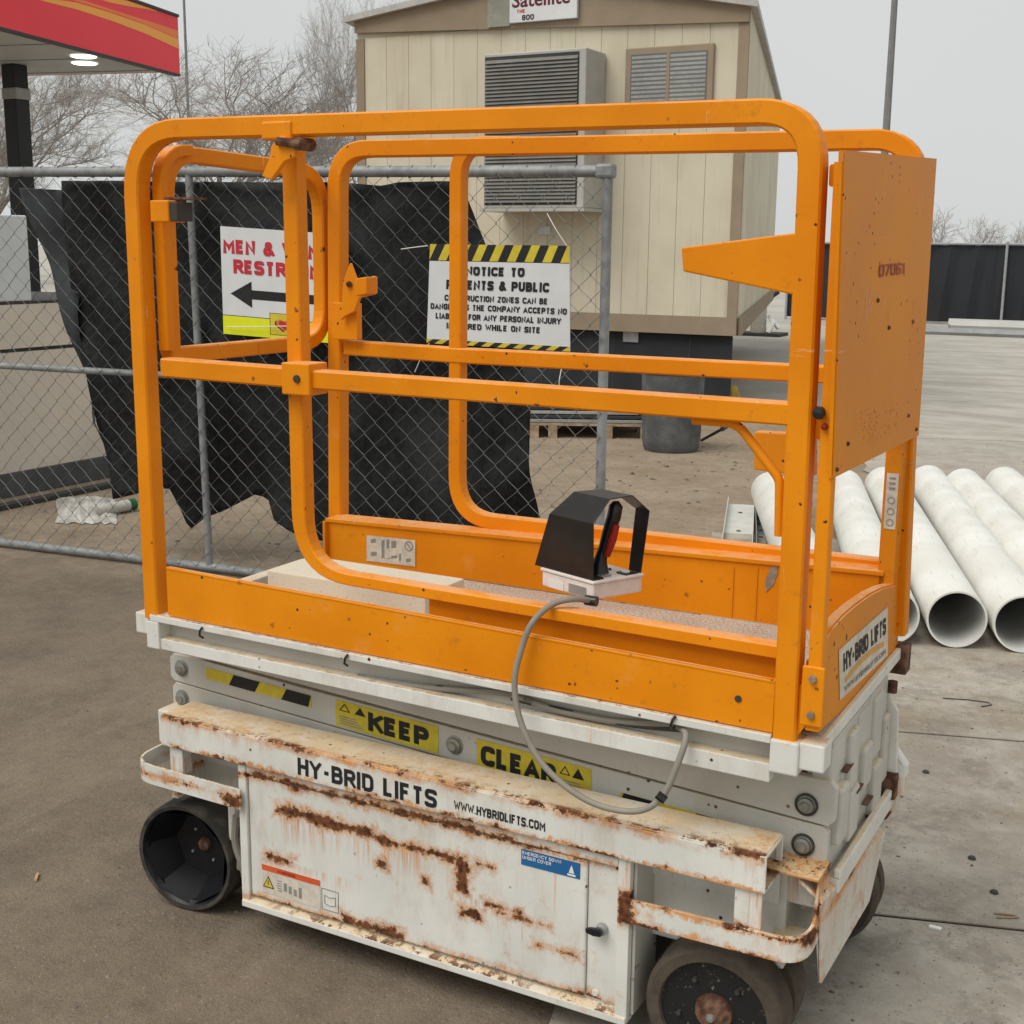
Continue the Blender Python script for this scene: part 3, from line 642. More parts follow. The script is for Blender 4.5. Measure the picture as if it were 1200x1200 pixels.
# --- scissor arms (folded): long flat beams side by side across the width
def arm(Y0, Y1, xs, zs, m=WHITE_ARM):   # xs = x0,x1 ; zs = (z bottom left, z top left, z bottom right, z top right)
    x0, x1 = xs; bl, tl, br_, tr = zs; c = .012
    return MB().prism([(x0, Y0, bl + c), (x0 + c, Y0, bl), (x1 - c, Y0, br_), (x1, Y0, br_ + c), (x1, Y0, tr - c), (x1 - c, Y0, tr), (x0 + c, Y0, tl), (x0, Y0, tl - c)], (0, Y1 - Y0, 0)).build('scissor_arm', m, L, bevel=.002)
YS = .12
B1 = (.529, .602, .439, .518)   # beam carrying the labels
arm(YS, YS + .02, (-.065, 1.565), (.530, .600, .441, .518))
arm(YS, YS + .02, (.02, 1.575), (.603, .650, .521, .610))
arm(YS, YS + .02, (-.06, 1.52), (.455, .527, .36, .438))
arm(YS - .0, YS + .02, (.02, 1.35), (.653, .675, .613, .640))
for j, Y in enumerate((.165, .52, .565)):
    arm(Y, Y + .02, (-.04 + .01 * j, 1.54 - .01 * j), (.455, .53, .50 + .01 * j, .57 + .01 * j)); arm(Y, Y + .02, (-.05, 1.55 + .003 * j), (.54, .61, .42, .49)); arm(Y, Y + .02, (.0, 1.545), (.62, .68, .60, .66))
def pivot(px, py, r=.017, m=BOLT):
    p = at(1, YS, px, py); MB().lathe([(0, -.014), (r * .55, -.014), (r * .62, -.010), (r * .95, -.008), (r, -.002), (r * 1.25, -.001), (r * 1.25, .003)], p, (0, 1, 0), 20).build('pivot_pin', m, L, smooth=True)
for px, py in [(213, 783), (214, 818), (533, 873), (945, 943), (941, 990)]: pivot(px, py, .0155 if px > 900 else .017)
for px, py in [(945, 943), (941, 990)]:
    p = at(1, YS - .002, px, py); MB().sweep(arc(p, .0205, 0, math.tau, 24, (1, 0, 0), (0, 0, 1)), (0, 1, 0), .0018, .003).build('retaining_ring', DARKM, L)
for x, z in [(.0, .57), (.0, .50), (.755, .535), (1.50, .55), (1.50, .46)]: MB().tube([(x, .14, z), (x, .565, z)], .018, 12).build('cross_tube', WHITE_ARM, L, smooth=True)
# right-hand end: folded arm ends, tabs and steps seen from the side
def py_(px, py, X): return at(0, X, px, py)
X1 = 1.572
for (yA, yB, zA, zB, dx) in [(.13, .22, .60, .67, -.01), (.24, .30, .545, .665, .0), (.32, .40, .60, .675, -.008), (.15, .21, .47, .585, .008), (.26, .33, .43, .535, .0), (.36, .43, .50, .59, .0), (.45, .53, .53, .67, -.006), (.45, .52, .41, .52, .004), (.54, .585, .45, .60, .0)]:
    MB().box(X1 - .05, X1 + dx, yA, yB, zA, zB).build('arm_end', WHITE_ARM, L, bevel=.006)
MB().box(X1 - .06, X1 - .012, .14, .59, .33, .682).build('end_housing', WHITE_ARM, L, bevel=.004)
MB().box(X1 - .055, X1 + .012, .15, .60, .375, .405).build('step_tread', WHITE_BODY, L, bevel=.003)
MB().box(X1 + .0, X1 + .014, .15, .6, .405, .425).build('step_lip', WHITE_BODY, L, bevel=.003)
for (yA, zA, zB) in [(.20, .60, .604), (.30, .52, .524), (.40, .455, .459)]: MB().box(X1 - .01, X1 + .002, yA, yA + .05, zA, zB).build('rust_seam', RUSTY, L)
MB().prism([(X1 - .03, .595, .40), (X1 + .02, .595, .42), (X1 + .012, .595, .60), (X1 - .03, .595, .66)], (0, .012, 0)).build('side_bracket', WHITE_BUMP, L, bevel=.002)
MB().tube([(X1 - .005, .60, .64), (X1 - .005, .60, .665)], .011, 10).build('bracket_pin', RUSTY, L)
MB().prism([(X1 - .05, .62, .33), (X1 + .0, .60, .34), (X1 + .035, .62, .40), (X1 + .035, .62, .47), (X1 + .0, .61, .52), (X1 - .04, .62, .50)], (0, .03, 0)).build('bent_guard', WHITE_BUMP, L, bevel=.006)
MB().box(X1 - .03, X1 + .022, .58, .606, .40, .46).build('guard_recess', RUSTY, L, bevel=.005)

# stickers on the label beam
def beam_uv(x, v):    # v 0..1 across the label beam at px-free x
    f_ = (x + .065) / 1.63; lo_ = .530 + (.441 - .530) * f_; hi_ = .600 + (.518 - .600) * f_
    return V((x, YS - .0012, lo_ + (hi_ - lo_) * v))
def bx(px, py): return at(1, YS, px, py).x
def beam_quad(xa_, xb_, v0, v1, m, name, th=.0006, off=0):
    P = [beam_uv(xa_, v0), beam_uv(xb_, v0), beam_uv(xb_, v1), beam_uv(xa_, v1)]; P = [p - V((0, off, 0)) for p in P]
    return MB().prism(P, (0, th, 0)).build(name, m, L)
def stripes(xa_, xb_, v0, v1, n, ph=0, slope=-.016):
    tp0 = beam_quad(xa_, xb_, v0, v1, YEL, 'hazard_tape')
    w_ = (xb_ - xa_) / n
    for i in range(n + 1):
        if (i + ph) % 2: continue
        a_, b_ = xa_ + i * w_, xa_ + (i + 1) * w_
        P = []
        for (x, v, lean) in [(a_, v0, -1), (b_, v0, -1), (b_, v1, 1), (a_, v1, 1)]:
            x = min(max(x - lean * slope * .5, xa_), xb_); p = beam_uv(x, v); p.y -= .0008; P.append(p)
        if (P[1] - P[0]).length < .002 and (P[2] - P[3]).length < .002: continue
        MB().prism(P, (0, .0004, 0)).build('tape_stripe', INK, tp0)
stripes(bx(242, 793), bx(365, 827), .42, .82, 4, 1)
stripes(bx(727, 928), bx(902, 972), .14, .46, 4, 0)
k0, k1 = bx(394, 838), bx(514, 862); wl1 = beam_quad(k0, k1, .08, .93, YEL, 'warning_label')
k2, k3 = bx(559, 882), bx(693, 908); wl2 = beam_quad(k2, k3, .03, .88, YEL, 'warning_label')
def beam_text(body, xa_, xb_, v0, v1, bold=.02, m=INK, par=None):
    o = beam_uv(xa_, v0) - V((0, .0008, 0)); text('lettering', body, o, beam_uv(xb_, v0) - V((0, .0008, 0)) - o, beam_uv(xa_, v1) - V((0, .0008, 0)) - o, m, par or L, bold=bold)
beam_text('KEEP', bx(432, 845), bx(503, 860), .20, .80, .035, par=wl1); beam_text('CLEAR', bx(564, 885), bx(652, 902), .14, .74, .035, par=wl2)
def tri(xa_, xb_, v0, v1, fill):
    par = wl1 if xa_ < .78 else wl2
    a_, b_, c_t = beam_uv(xa_, v0), beam_uv(xb_, v0), beam_uv((xa_ + xb_) / 2, v1); a_, b_, c_t = [p - V((0, .0008, 0)) for p in (a_, b_, c_t)]
    if fill: MB().prism([a_, b_, c_t], (0, .0004, 0)).build('warning_triangle', INK, par)
    else:
        ct = (a_ + b_ + c_t) / 3; m_ = MB()
        for p, q in ((a_, b_), (b_, c_t), (c_t, a_)): m_.prism([p, q, ct.lerp(q, .72), ct.lerp(p, .72)], (0, .0004, 0))
        m_.build('warning_triangle', INK, par)
tri(bx(416, 842), bx(429, 846), .60, .86, True); tri(bx(398, 838), bx(411, 840), .6, .86, False)
tri(bx(656, 902), bx(669, 904), .52, .78, False); tri(bx(671, 904), bx(685, 907), .50, .80, True)
for i, v in enumerate((.16, .24, .32, .40)): beam_quad(bx(398, 838), bx(426 - 3 * i, 842), v, v + .035, GREYINK, 'fine_print', .0003, .0006); beam_quad(bx(657, 902), bx(689 - 3 * i, 905), v - .06, v - .03, GREYINK, 'fine_print', .0003, .0006)

# --- chassis
zt = .503; xl, xrr = .032, 1.488
MB().box(xl, xrr, -.02, .088, zt - .004, zt).build('ledge_top', WHITE_LIP, L, bevel=.003)
MB().box(xl, xrr, -.022, -.016, .428, zt - .003).build('ledge_lip', WHITE_LIP, L, bevel=.002)
MB().box(xl, xrr, .082, .088, .36, zt - .005).build('ledge_back', WHITE_BODY, L)
MB().box(xl, xrr - .01, -.015, .081, .428, .434).build('ledge_bottom', WHITE_BUMP, L)
MB().box(xl, xl + .005, -.0155, .081, .435, .498).build('ledge_end', WHITE_LIP, L)
MB().sweep([(xrr - .004, -.018, .431), (xrr - .004, .082, .431), (xrr - .004, .082, .499), (xrr - .004, -.018, .499), (xrr - .004, -.018, .431)], (1, 0, 0), .003, .006).build('ledge_rim', WHITE_BUMP, L)
for y in (.03, .07): MB().box(1.40, 1.405, y, y + .01, .435, .498).build('ledge_rib', WHITE_BUMP, L)
# far ledge
MB().box(xl, xrr, .60, .72, zt - .08, zt).build('far_ledge', WHITE_BODY, L, bevel=.003)
MB().box(.25, 1.22, .60, .715, .08, zt - .081).build('far_side_box', WHITE_BODY, L, bevel=.003)
# door box
xd0, xd1 = .256, 1.222
MB().box(xd0, xd1, .004, .11, .082, .4275).build('battery_box', WHITE_BODY, L, bevel=.002)
MB().box(xd0 + .022, 1.128, -.008, .004, .105, .402).build('side_door', WHITE_DOOR, L, bevel=.004)
MB().box(1.130, 1.196, -.001, .003, .105, .402).build('latch_panel', WHITE_DOOR, L)
MB().box(xd0 - .002, xd0 + .02, -.014, .004, .082, .427).build('door_frame_post', WHITE_DOOR, L, bevel=.002)
MB().box(1.197, xd1 + .001, -.014, .004, .080, .427).build('door_frame_post', WHITE_BUMP, L, bevel=.002)
MB().box(xd0 + .021, 1.196, -.012, .004, .405, .427).build('door_frame_head', WHITE_DOOR, L, bevel=.001)
MB().hexa([(xd0, -.018, .076), (xd1, -.018, .074), (xd1, .02, .074), (xd0, .02, .076), (xd0, -.018, .092), (xd1, -.018, .090), (xd1, .02, .104), (xd0, .02, .104)]).build('door_sill', WHITE_BUMP, L, bevel=.002)
lp = at(1, -.003, 706, 1088)
MB().lathe([(0, -.014), (.010, -.013), (.012, -.008), (.012, 0)], lp, (0, 1, 0), 16).build('door_latch', STEEL, L, smooth=True); dl = bpy.context.scene.collection.objects[-1]
MB().prism([lp + V((x, -.015, z)) for x, z in [(-.026, -.006), (-.028, .003), (-.016, .007), (.002, .009), (.009, .003), (.006, -.007), (-.010, -.009)]], (0, -.008, 0)).build('latch_wing', BLACK, dl, bevel=.002)
sb = at(1, 0, 698, 1168); MB().lathe([(0, -.004), (.006, -.004), (.008, -.001), (.008, .001)], V((sb.x, -.001, .118)), (0, 1, 0), 12).build('screw', WHITE_BUMP, L)
MB().box(.275, 1.20, .1105, .599, .10, .2195).build('underbody_shade_box', DARKM, L)  # unseen filler box, added to deepen the shadow below the chassis
# door stickers and prints
def sp_(px, py, Y): return at(1, Y, px, py)
ya = -.0225
o = V((sp_(349, 908, ya).x, ya, .4395)); o2 = sp_(512, 940, ya).x
text('lettering', 'HY-BRID LIFTS', o, (o2 - o.x, 0, 0), (0, 0, .040), INK, L, bold=.018)
o = V((sp_(532, 950, ya).x, ya, .4475)); text('lettering', 'WWW.HYBRIDLIFTS.COM', o, (sp_(639, 972, ya).x - o.x, 0, 0), (0, 0, .0195), INK, L, bold=.02)
yb_ = -.0085
xs0, xs1 = sp_(611, 1000, yb_).x, sp_(680, 1018, yb_).x; zs0, zs1 = .357, .391
ist = MB().box(xs0, xs1, yb_ - .0006, yb_, zs0, zs1).build('info_sticker', BLUE, L)
text('lettering', 'EMERGENCY DOWN\nUNDER COVER', (xs0 + .003, yb_ - .0012, zs0 + .014), ((xs1 - xs0) * .66, 0, 0), (0, 0, .017), WHT, ist, bold=0.0)
ic = MB(); cx, cz = xs0 + (xs1 - xs0) * .86, (zs0 + zs1) / 2 - .004
ic.prism([(cx - .009, yb_ - .001, cz - .010), (cx + .009, yb_ - .001, cz - .010), (cx + .009, yb_ - .001, cz - .006), (cx - .009, yb_ - .001, cz - .006)], (0, -.0004, 0))
ic.prism([(cx - .006, yb_ - .001, cz - .004), (cx + .006, yb_ - .001, cz - .004), (cx + .003, yb_ - .001, cz + .006), (cx, yb_ - .001, cz + .013), (cx - .003, yb_ - .001, cz + .006)], (0, -.0004, 0)).build('icon_print', WHT, ist)
xw0, xw1 = sp_(307, 1010, yb_).x, sp_(375, 1030, yb_).x
zw = .178
wst = MB().box(xw0, xw1, yb_ - .0005, yb_, .122, zw + .014).build('warning_sticker', STK, L); MB().box(xw0, xw1, yb_ - .0011, yb_ - .0006, zw, zw + .014).build('warning_band', ORED, wst)
text('lettering', 'WARNING', (xw0 + .045, yb_ - .0016, zw + .004), (.05, 0, 0), (0, 0, .006), flat('dark_red_print', (.30, .03, .02)), wst, bold=.02)
def tri3(cx, cz, r, m, y, nm): MB().prism([(cx - r, y, cz - r * .8), (cx + r, y, cz - r * .8), (cx, y, cz + r)], (0, -.0004, 0)).build(nm, m, wst)
tri3(xw0 + .018, .150, .016, INK, yb_ - .001, 'warning_triangle'); tri3(xw0 + .018, .1495, .0125, YEL, yb_ - .0015, 'warning_triangle')
MB().box(xw0 + .017, xw0 + .019, yb_ - .0024, yb_ - .002, .144, .156).build('exclamation_print', INK, wst)
pt = MB()
for k in range(4): pt.box(xw0 + .062 + k * .014, xw0 + .070 + k * .014, yb_ - .0011, yb_ - .0006, .140 - k * .002, .160 - (k % 3) * .004)
for k in range(5): pt.box(xw0 + .043, xw0 + .056, yb_ - .0011, yb_ - .0006, .136 + k * .006, .138 + k * .006)
pt.build('fine_print', GREYINK, wst)
xm0 = xw1 + .004; MB().sweep([(xm0, yb_, .125), (xm0 + .045, yb_, .125), (xm0 + .045, yb_, .175), (xm0, yb_, .175), (xm0, yb_, .125)], (0, 1, 0), .0008, .0006).build('fine_print', GREYINK, wst)
MB().sweep([(xm0 + .008, yb_, .14), (xm0 + .022, yb_, .136), (xm0 + .037, yb_, .14), (xm0 + .037, yb_, .16), (xm0 + .022, yb_, .156), (xm0 + .008, yb_, .16), (xm0 + .008, yb_, .14)], (0, 1, 0), .0007, .0006).build('book_print', GREYINK, wst)
# chassis core, struts, bumpers
MB().box(.0, 1.50, .095, .598, .22, .438).build('chassis_beam', WHITE_BODY, L, bevel=.004)
MB().box(-.055, .03, .06, .64, .39, .475).build('end_cross_member', WHITE_BODY, L, bevel=.004)
MB().box(.055, .088, -.014, .02, .36, .4275).build('strut', WHITE_BUMP, L, bevel=.002)
MB().box(.036, .056, .0, .10, .29, .4275).build('strut_plate', WHITE_BUMP, L, bevel=.002)
MB().box(1.432, 1.484, -.014, -.008, .345, .4275).build('strut', WHITE_BUMP, L, bevel=.001)
MB().box(1.40, 1.556, .10, .64, .36, .43).build('end_cross_member', WHITE_BUMP, L, bevel=.004)
MB().box(1.24, 1.30, .05, .11, .40, .425).build('bracket', WHITE_BODY, L, bevel=.003)
MB().sweep(rnd([(.272, -.028, .347), (-.062, -.028, .352), (-.062, .30, .36)], [.07], 10), (0, 0, 1), .003, .024).build('bumper_bar', WHITE_BUMP, L)
MB().sweep(rnd([(1.205, -.02, .325), (1.568, -.02, .330), (1.568, .10, .352)], [.055], 10), (0, 0, 1), .0035, .025).build('bumper_bar', WHITE_BUMP, L)
MB().prism([(1.598, .05, .325), (1.606, .05, .325), (1.606, .13, .32), (1.606, .13, .455), (1.598, .05, .455)][:0] or [(1.566, .03, .36), (1.566, .12, .30), (1.566, .12, .444), (1.566, .055, .444)], (.006, 0, 0)).build('corner_plate', WHITE_STAIN, L, bevel=.002)
MB().box(1.46, 1.572, .04, .125, .4445, .451).build('corner_plate', WHITE_STAIN, L, bevel=.002)
MB().box(1.48, 1.55, .0, .12, .30, .304).build('bumper_shelf', WHITE_BODY, L)
MB().box(1.224, 1.23, .004, .115, .09, .425).build('wheel_arch_wall', WHITE_ARM, L)
MB().box(.24, .25, .02, .115, .12, .425).build('wheel_arch_wall', WHITE_ARM, L)
# skirt panel across the right end
Xs = 1.578
s1 = [pe(963, 1062, Xs), pe(1037, 980, Xs), pe(1019, 1057, Xs), pe(963, 1153, Xs)]
MB().prism(s1, (-.006, 0, 0)).build('end_skirt', WHITE_END, L, bevel=.002)
MB().hexa([s1[0] + V((-.045, .0, .035)), s1[0] + V((.001, 0, 0)), s1[1] + V((.001, 0, 0)), s1[1] + V((-.045, .0, .035)), s1[0] + V((-.045, 0, .044)), s1[0] + V((.001, 0, .009)), s1[1] + V((.001, 0, .009)), s1[1] + V((-.045, 0, .044))]).build('skirt_top', WHITE_END, L, bevel=.002)
MB().prism([s1[3] + V((-.007, .001, 0)), s1[0] + V((-.007, .001, 0)), s1[0] + V((-.02, .02, 0)), s1[3] + V((-.014, .02, .01))], (0, .005, 0)).build('skirt_side', WHITE_BODY, L)
# wheels
def wheel(name, x, y0, z, r, wd, steer, kind, mats):
    ax = V((math.sin(steer), math.cos(steer), 0)); c = V((x, y0, z))
    wt = bpy.data.objects.new(name, None); COL.objects.link(wt); wt.location = c; wt.parent = L
    if kind == 'dish':
        MB().lathe([(r * .90, .0), (r * .965, -.002), (r, .006), (r, wd - .006), (r * .96, wd), (r * .3, wd), (0, wd)], c, ax, 56).build('tyre', RUBBER_B, wt, smooth=True)
        n = 7; m_ = MB(); a = ax.cross(V((0, 0, 1))).normalized(); b = V((0, 0, 1)); o_ = []; i_ = []
        for k in range(n):
            an = k * math.tau / n + .35
            d = a * math.cos(an) + b * math.sin(an); o_.append(c + d * r * .90 / math.cos(.0) + ax * .004); i_.append(c + d * r * .60 + ax * wd * .60)
        for k in range(n):
            j = (k + 1) % n; m_.add([o_[k], o_[j], i_[j], i_[k]], [(0, 1, 2, 3)])
        m_.lathe([(r * .60, wd * .60), (r * .15, wd * .66), (0, wd * .66)], c, ax, 28)
        m_.build('rim', mats, wt)
        MB().lathe([(r * .905, .0), (r * .9, .001), (r * .83, .012), (r * .83, .03)], c, ax, 40).build('rim_ring', mats, wt, smooth=True)
        MB().lathe([(0, wd * .56), (r * .08, wd * .56), (r * .11, wd * .58), (r * .13, wd * .68)], c, ax, 12).build('hub', RUSTY, wt)
        for k in range(0):
            an = (k + .5) * math.tau / n + .35; d = a * math.cos(an) + b * math.sin(an); t_ = ax.cross(d)
            p0_, p1_ = c + d * r * .84 + ax * .022, c + d * r * .50 + ax * wd * .70
            MB().prism([p0_ - t_ * .004, p0_ + t_ * .004, p1_ + t_ * .004, p1_ - t_ * .004], (d * -.006)).build('rim_rib', mats, wt)
        for k in range(4):
            an = k * math.tau / 4 + .6; p = c + (a * math.cos(an) + b * math.sin(an)) * r * .32
            MB().lathe([(0, wd * .61), (.0035, wd * .61), (.0045, wd * .67)], p, ax, 6).build('bolt', STEEL, wt)
    else:
        MB().lathe([(r * .76, .010), (r * .78, .002), (r * .93, -.001), (r * .985, .008), (r, .016), (r, wd * .40), (r * .97, wd * .44), (r * .80, wd * .46), (r * .80, wd * .60), (r * .95, wd * .62), (r * .985, wd * .66), (r * .985, wd - .004), (r * .9, wd), (0, wd)], c, ax, 64).build('tyre', RUBBER, wt, smooth=True)
        MB().lathe([(r * .77, .012), (r * .55, .018), (r * .30, .016), (0, .016)], c, ax, 48).build('rim', HUBM, wt, smooth=True)
        MB().lathe([(0, -.008), (r * .08, -.008), (r * .1, -.004), (r * .16, -.002), (r * .19, .004), (r * .26, .008), (r * .28, .018)], c, ax, 24).build('hub', RUSTY, wt, smooth=True)
        MB().lathe([(0, -.014), (.007, -.013), (.009, -.008), (.009, -.002)], c, ax, 8).build('axle_cap', STEEL, wt)
        for k in range(5):
            an = k * math.tau / 5 + .9; p = c + (ax.cross(V((0, 0, 1))) * math.cos(an) + V((0, 0, 1)) * math.sin(an)) * r * .52
            MB().lathe([(0, .008), (.005, .008), (.005, .02)], p, ax, 6).build('bolt', DARKM, wt)
    return wt
RIMD = flat('dark_painted_rim', (.010, .010, .012), .38, 0, .4, 12)
wheel('front_wheel', .060, .008, .136, .136, .13, -.10, 'dish', RIMD)
wheel('rear_wheel', 1.392, .004, .139, .1385, .19, -.04, 'flat', None)
wheel('front_wheel', .060, .58, .136, .136, .13, 0, 'flat', None)
wheel('rear_wheel', 1.425, .605, .139, .1385, .10, 0, 'flat', None)
MB().tube([(.06, .15, .136), (.06, .58, .136)], .03, 12).build('axle', DARKM, L, smooth=True)
MB().tube([(1.392, .1, .139), (1.392, .61, .139)], .03, 12).build('axle', DARKM, L, smooth=True)
hp = at(1, .02, 278, 1010)
MB().tube(rnd([(hp.x - .006, .03, .27), (hp.x - .016, .03, .20), (hp.x + .012, .03, .14), (hp.x - .004, .05, .10), (hp.x - .02, .08, .16)], .03), .009, 8).tube([(hp.x + .004, .045, .24), (hp.x - .01, .045, .13)], .012, 8).build('brake_hose', CABLE, L, smooth=True)
MB().tube([(hp.x - .03, .05, .30), (hp.x - .03, .05, .20)], .014, 8).build('strut', WHITE_BODY, L)

# ------------------------------------------------------------------ control box hung on the rail
za_ = .888
nc = V((1.072, .115, za_)); ul = V((-.94, .34, 0)); uf = V((.46, .888, 0)); uz = V((0, 0, 1))
J = thing('control_box', 'black hooded joystick control on pale box, sitting on the deck edge of the lift', 'control box', nc)
def lb(a_, b_, h_): return nc + ul * a_ + uf * b_ + uz * h_
def lbox(m_, a0, a1, b0, b1, h0, h1): return m_.hexa([lb(a0, b0, h0), lb(a0, b1, h0), lb(a1, b1, h0), lb(a1, b0, h0), lb(a0, b0, h1), lb(a0, b1, h1), lb(a1, b1, h1), lb(a1, b0, h1)])
lbox(MB(), 0, .150, 0, .125, .004, .036).build('base_box', BOXW, J, bevel=.003, fixn=True)
lbox(MB(), -.003, .153, -.003, .128, .0365, .043).build('lid_plate', BOXW, J, bevel=.002, fixn=True)
prof = [(.002, .043), (-.008, .162), (.034, .207), (.092, .209), (.138, .172), (.126, .043)]
def hood(i0, i1, a0, a1, nm, a0b=None, a1b=None):
    (b0, h0), (b1, h1) = prof[i0], prof[i1]; th = .0022
    d = V((b1 - b0, h1 - h0)); nn = V((-d.y, d.x)).normalized() * th if False else None
    a0b = a0 if a0b is None else a0b; a1b = a1 if a1b is None else a1b
    P = [lb(a0, b0, h0), lb(a1, b0, h0), lb(a1b, b1, h1), lb(a0b, b1, h1)]
    n = (P[1] - P[0]).cross(P[3] - P[0]).normalized() * th
    return MB().prism(P, n).build(nm, BLACK, J, bevel=.0008, fixn=True)
hood(0, 1, .004, .176, 'hood_front', -.004, .122); hood(1, 2, -.004, .122, 'hood_bevel', -.002, .10); hood(2, 3, -.002, .10, 'hood_top', -.002, .085); hood(3, 4, -.002, .05, 'hood_bevel', -.002, .036); hood(4, 5, -.002, .036, 'hood_back', .004, .038)
lbox(MB(), .004, .03, .085, .113, .0435, .0465).build('hood_foot', BLACK, J, fixn=True)
lbox(MB(), .004, .03, .006, .028, .0435, .0465).build('hood_foot', BLACK, J, fixn=True)
MB().tube([lb(.045, .055, .044), lb(.045, .056, .07), lb(.04, .06, .10)], [.02, .014, .01], 12).build('stick_boot', BLACK, J, smooth=True)
MB().tube([lb(.04, .058, .09), lb(.032, .064, .13), lb(.024, .070, .165), lb(.022, .072, .185), lb(.022, .072, .195)], [.011, .013, .0145, .014, .006], 12).build('joystick_grip', BLACK, J, smooth=True)
MB().tube([lb(.022, .052, .085), lb(.012, .056, .12), lb(.006, .060, .15)], [.007, .009, .007], 8).build('trigger', RED, J, smooth=True)
lbox(MB(), .05, .064, .03, .05, .0435, .052).build('toggle_switch', BLACK, J, bevel=.002, fixn=True)
lbox(MB(), .016, .03, .035, .06, .0435, .047).build('switch_guard', STEEL, J, bevel=.001, fixn=True)
MB().lathe([(0, .006), (.009, .005), (.01, 0)], lb(.02, .10, .043) + V((0, 0, 0)), (0, 0, 1), 14).build('button', WHT, J)
for a_, b_ in ((.008, .008), (.142, .01), (.008, .118)): MB().lathe([(0, .002), (.003, .002), (.0035, 0)], lb(a_, b_, .043), (0, 0, 1), 8).build('screw', DARKM, J)
dq = [lb(.02, -.0005, .008), lb(.07, -.0005, .008), lb(.07, -.0005, .026), lb(.02, -.0005, .026)]
quad_on(dq, .0, 'label_plate', GREYINK, J)
dq = [lb(.085, -.0005, .006), lb(.13, -.0005, .006), lb(.13, -.0005, .022), lb(.085, -.0005, .022)]; quad_on(dq, .0, 'label_plate', WHT, J)
for k in range(5): MB().lathe([(0, .003), (.0035, .003), (.004, 0)], lb(.06 + .018 * k, .095 - .004 * k, .0435), (0, 0, 1), 8).build('push_button', [BLACK, RED, WHT, BLACK, YEL][k], J)
g0_ = at(1, .10, 693, 704); MB().tube([g0_ + V((.012, .0, .0)), g0_ + V((-.012, 0, -.0))], .0105, 12).build('cable_gland', BLACK, J, smooth=True)
cpx = [(693, 704, .10), (672, 702, .06), (648, 708, .035), (625, 728, -.012), (612, 758, -.022), (603, 800, -.035), (611, 848, -.045), (638, 898, -.05), (688, 938, -.05), (742, 951, -.045), (775, 935, -.04), (795, 893, -.03), (804, 862, -.01), (795, 852, .02)]
cp = [at(1, y, x, yy) for x, yy, y in cpx]
def smooth_path(P, n=6):
    out = []
    for i in range(len(P) - 1):
        p0, p1, p2, p3 = P[max(i - 1, 0)], P[i], P[i + 1], P[min(i + 2, len(P) - 1)]
        for k in range(n):
            t_ = k / n; out.append(.5 * ((2 * p1) + (p2 - p0) * t_ + (2 * p0 - 5 * p1 + 4 * p2 - p3) * t_ ** 2 + (3 * p1 - p0 - 3 * p2 + p3) * t_ ** 3))
    out.append(P[-1]); return out
MB().tube(smooth_path(cp), .0062, 10).build('power_cable', CABLE, J, smooth=True)
q_ = at(1, -.047, 775, 935); MB().tube([q_ + V((-.008, -.001, .006)), q_ + V((.008, .001, -.004))], .0085, 8).build('cable_tie', BLACK, J)

# ------------------------------------------------------------------ chain link fence
F0 = V((-3.446, 2.436, 0)); F1 = V((-.131, 2.784, 0)); FD = (F1 - F0).normalized(); FN = V((FD.y, -FD.x, 0))   # FN towards the camera
def fp(px, py, off=0.0): return atp(F0 + FN * off, FN, px, py)
FT = fp(0, 201).z, fp(695, 201).z
def ftop(s_): return FT[0] + (FT[1] - FT[0]) * (s_ / (F1 - F0).length)
Sp = (F1 - F0).length; S0 = -1.6
fence = thing('chain_link_fence', 'temporary galvanised chain link fence panel standing behind the lift', 'fence', F0)
GALV = flat('galvanised_pipe', (.27, .28, .28), .6, .3, .25, 25)
def fpt(s_, z, off=0): return F0 + FD * s_ + V((0, 0, z)) + FN * off
MB().tube([fpt(S0, ftop(S0)), fpt(Sp + .02, ftop(Sp))], .024, 12).build('top_rail', GALV, fence, smooth=True)
MB().tube([fpt(S0, .025), fpt(Sp, .03)], .021, 12).build('bottom_rail', GALV, fence, smooth=True)
sp2 = (fp(225, 450) - F0).dot(FD); zm_ = fp(60, 436).z; zm1 = fp(220, 441).z
MB().tube([fpt(S0, zm_ + .02), fpt(sp2, zm1)], .017, 10).build('mid_rail', GALV, fence, smooth=True)
MB().tube([fpt(sp2, zm1), fpt(sp2 + .6, zm1 - .0)], .014, 10).build('mid_rail', GALV, fence, smooth=True)
s_a, s_b = (fp(222, 225) - F0).dot(FD), (fp(246, 668) - F0).dot(FD)
MB().tube([fpt(s_a, ftop(s_a)), fpt(s_b, .03)], .019, 10).build('fence_post', GALV, fence, smooth=True)
MB().tube([fpt(Sp, .0), fpt(Sp, ftop(Sp) + .03)], .021, 12).build('fence_post', GALV, fence, smooth=True)
MB().box(F0.x + FD.x * Sp - .05, F0.x + FD.x * Sp + .03, F1.y - .028, F1.y + .028, ftop(Sp) - .028, ftop(Sp) + .03).build('corner_fitting', GALV, fence, bevel=.012)
ms = MB(); hp_ = .053; hv = .0515; rw = .0021
ncol = int((Sp - S0) / hp_); nrow = int(1.90 / hv)
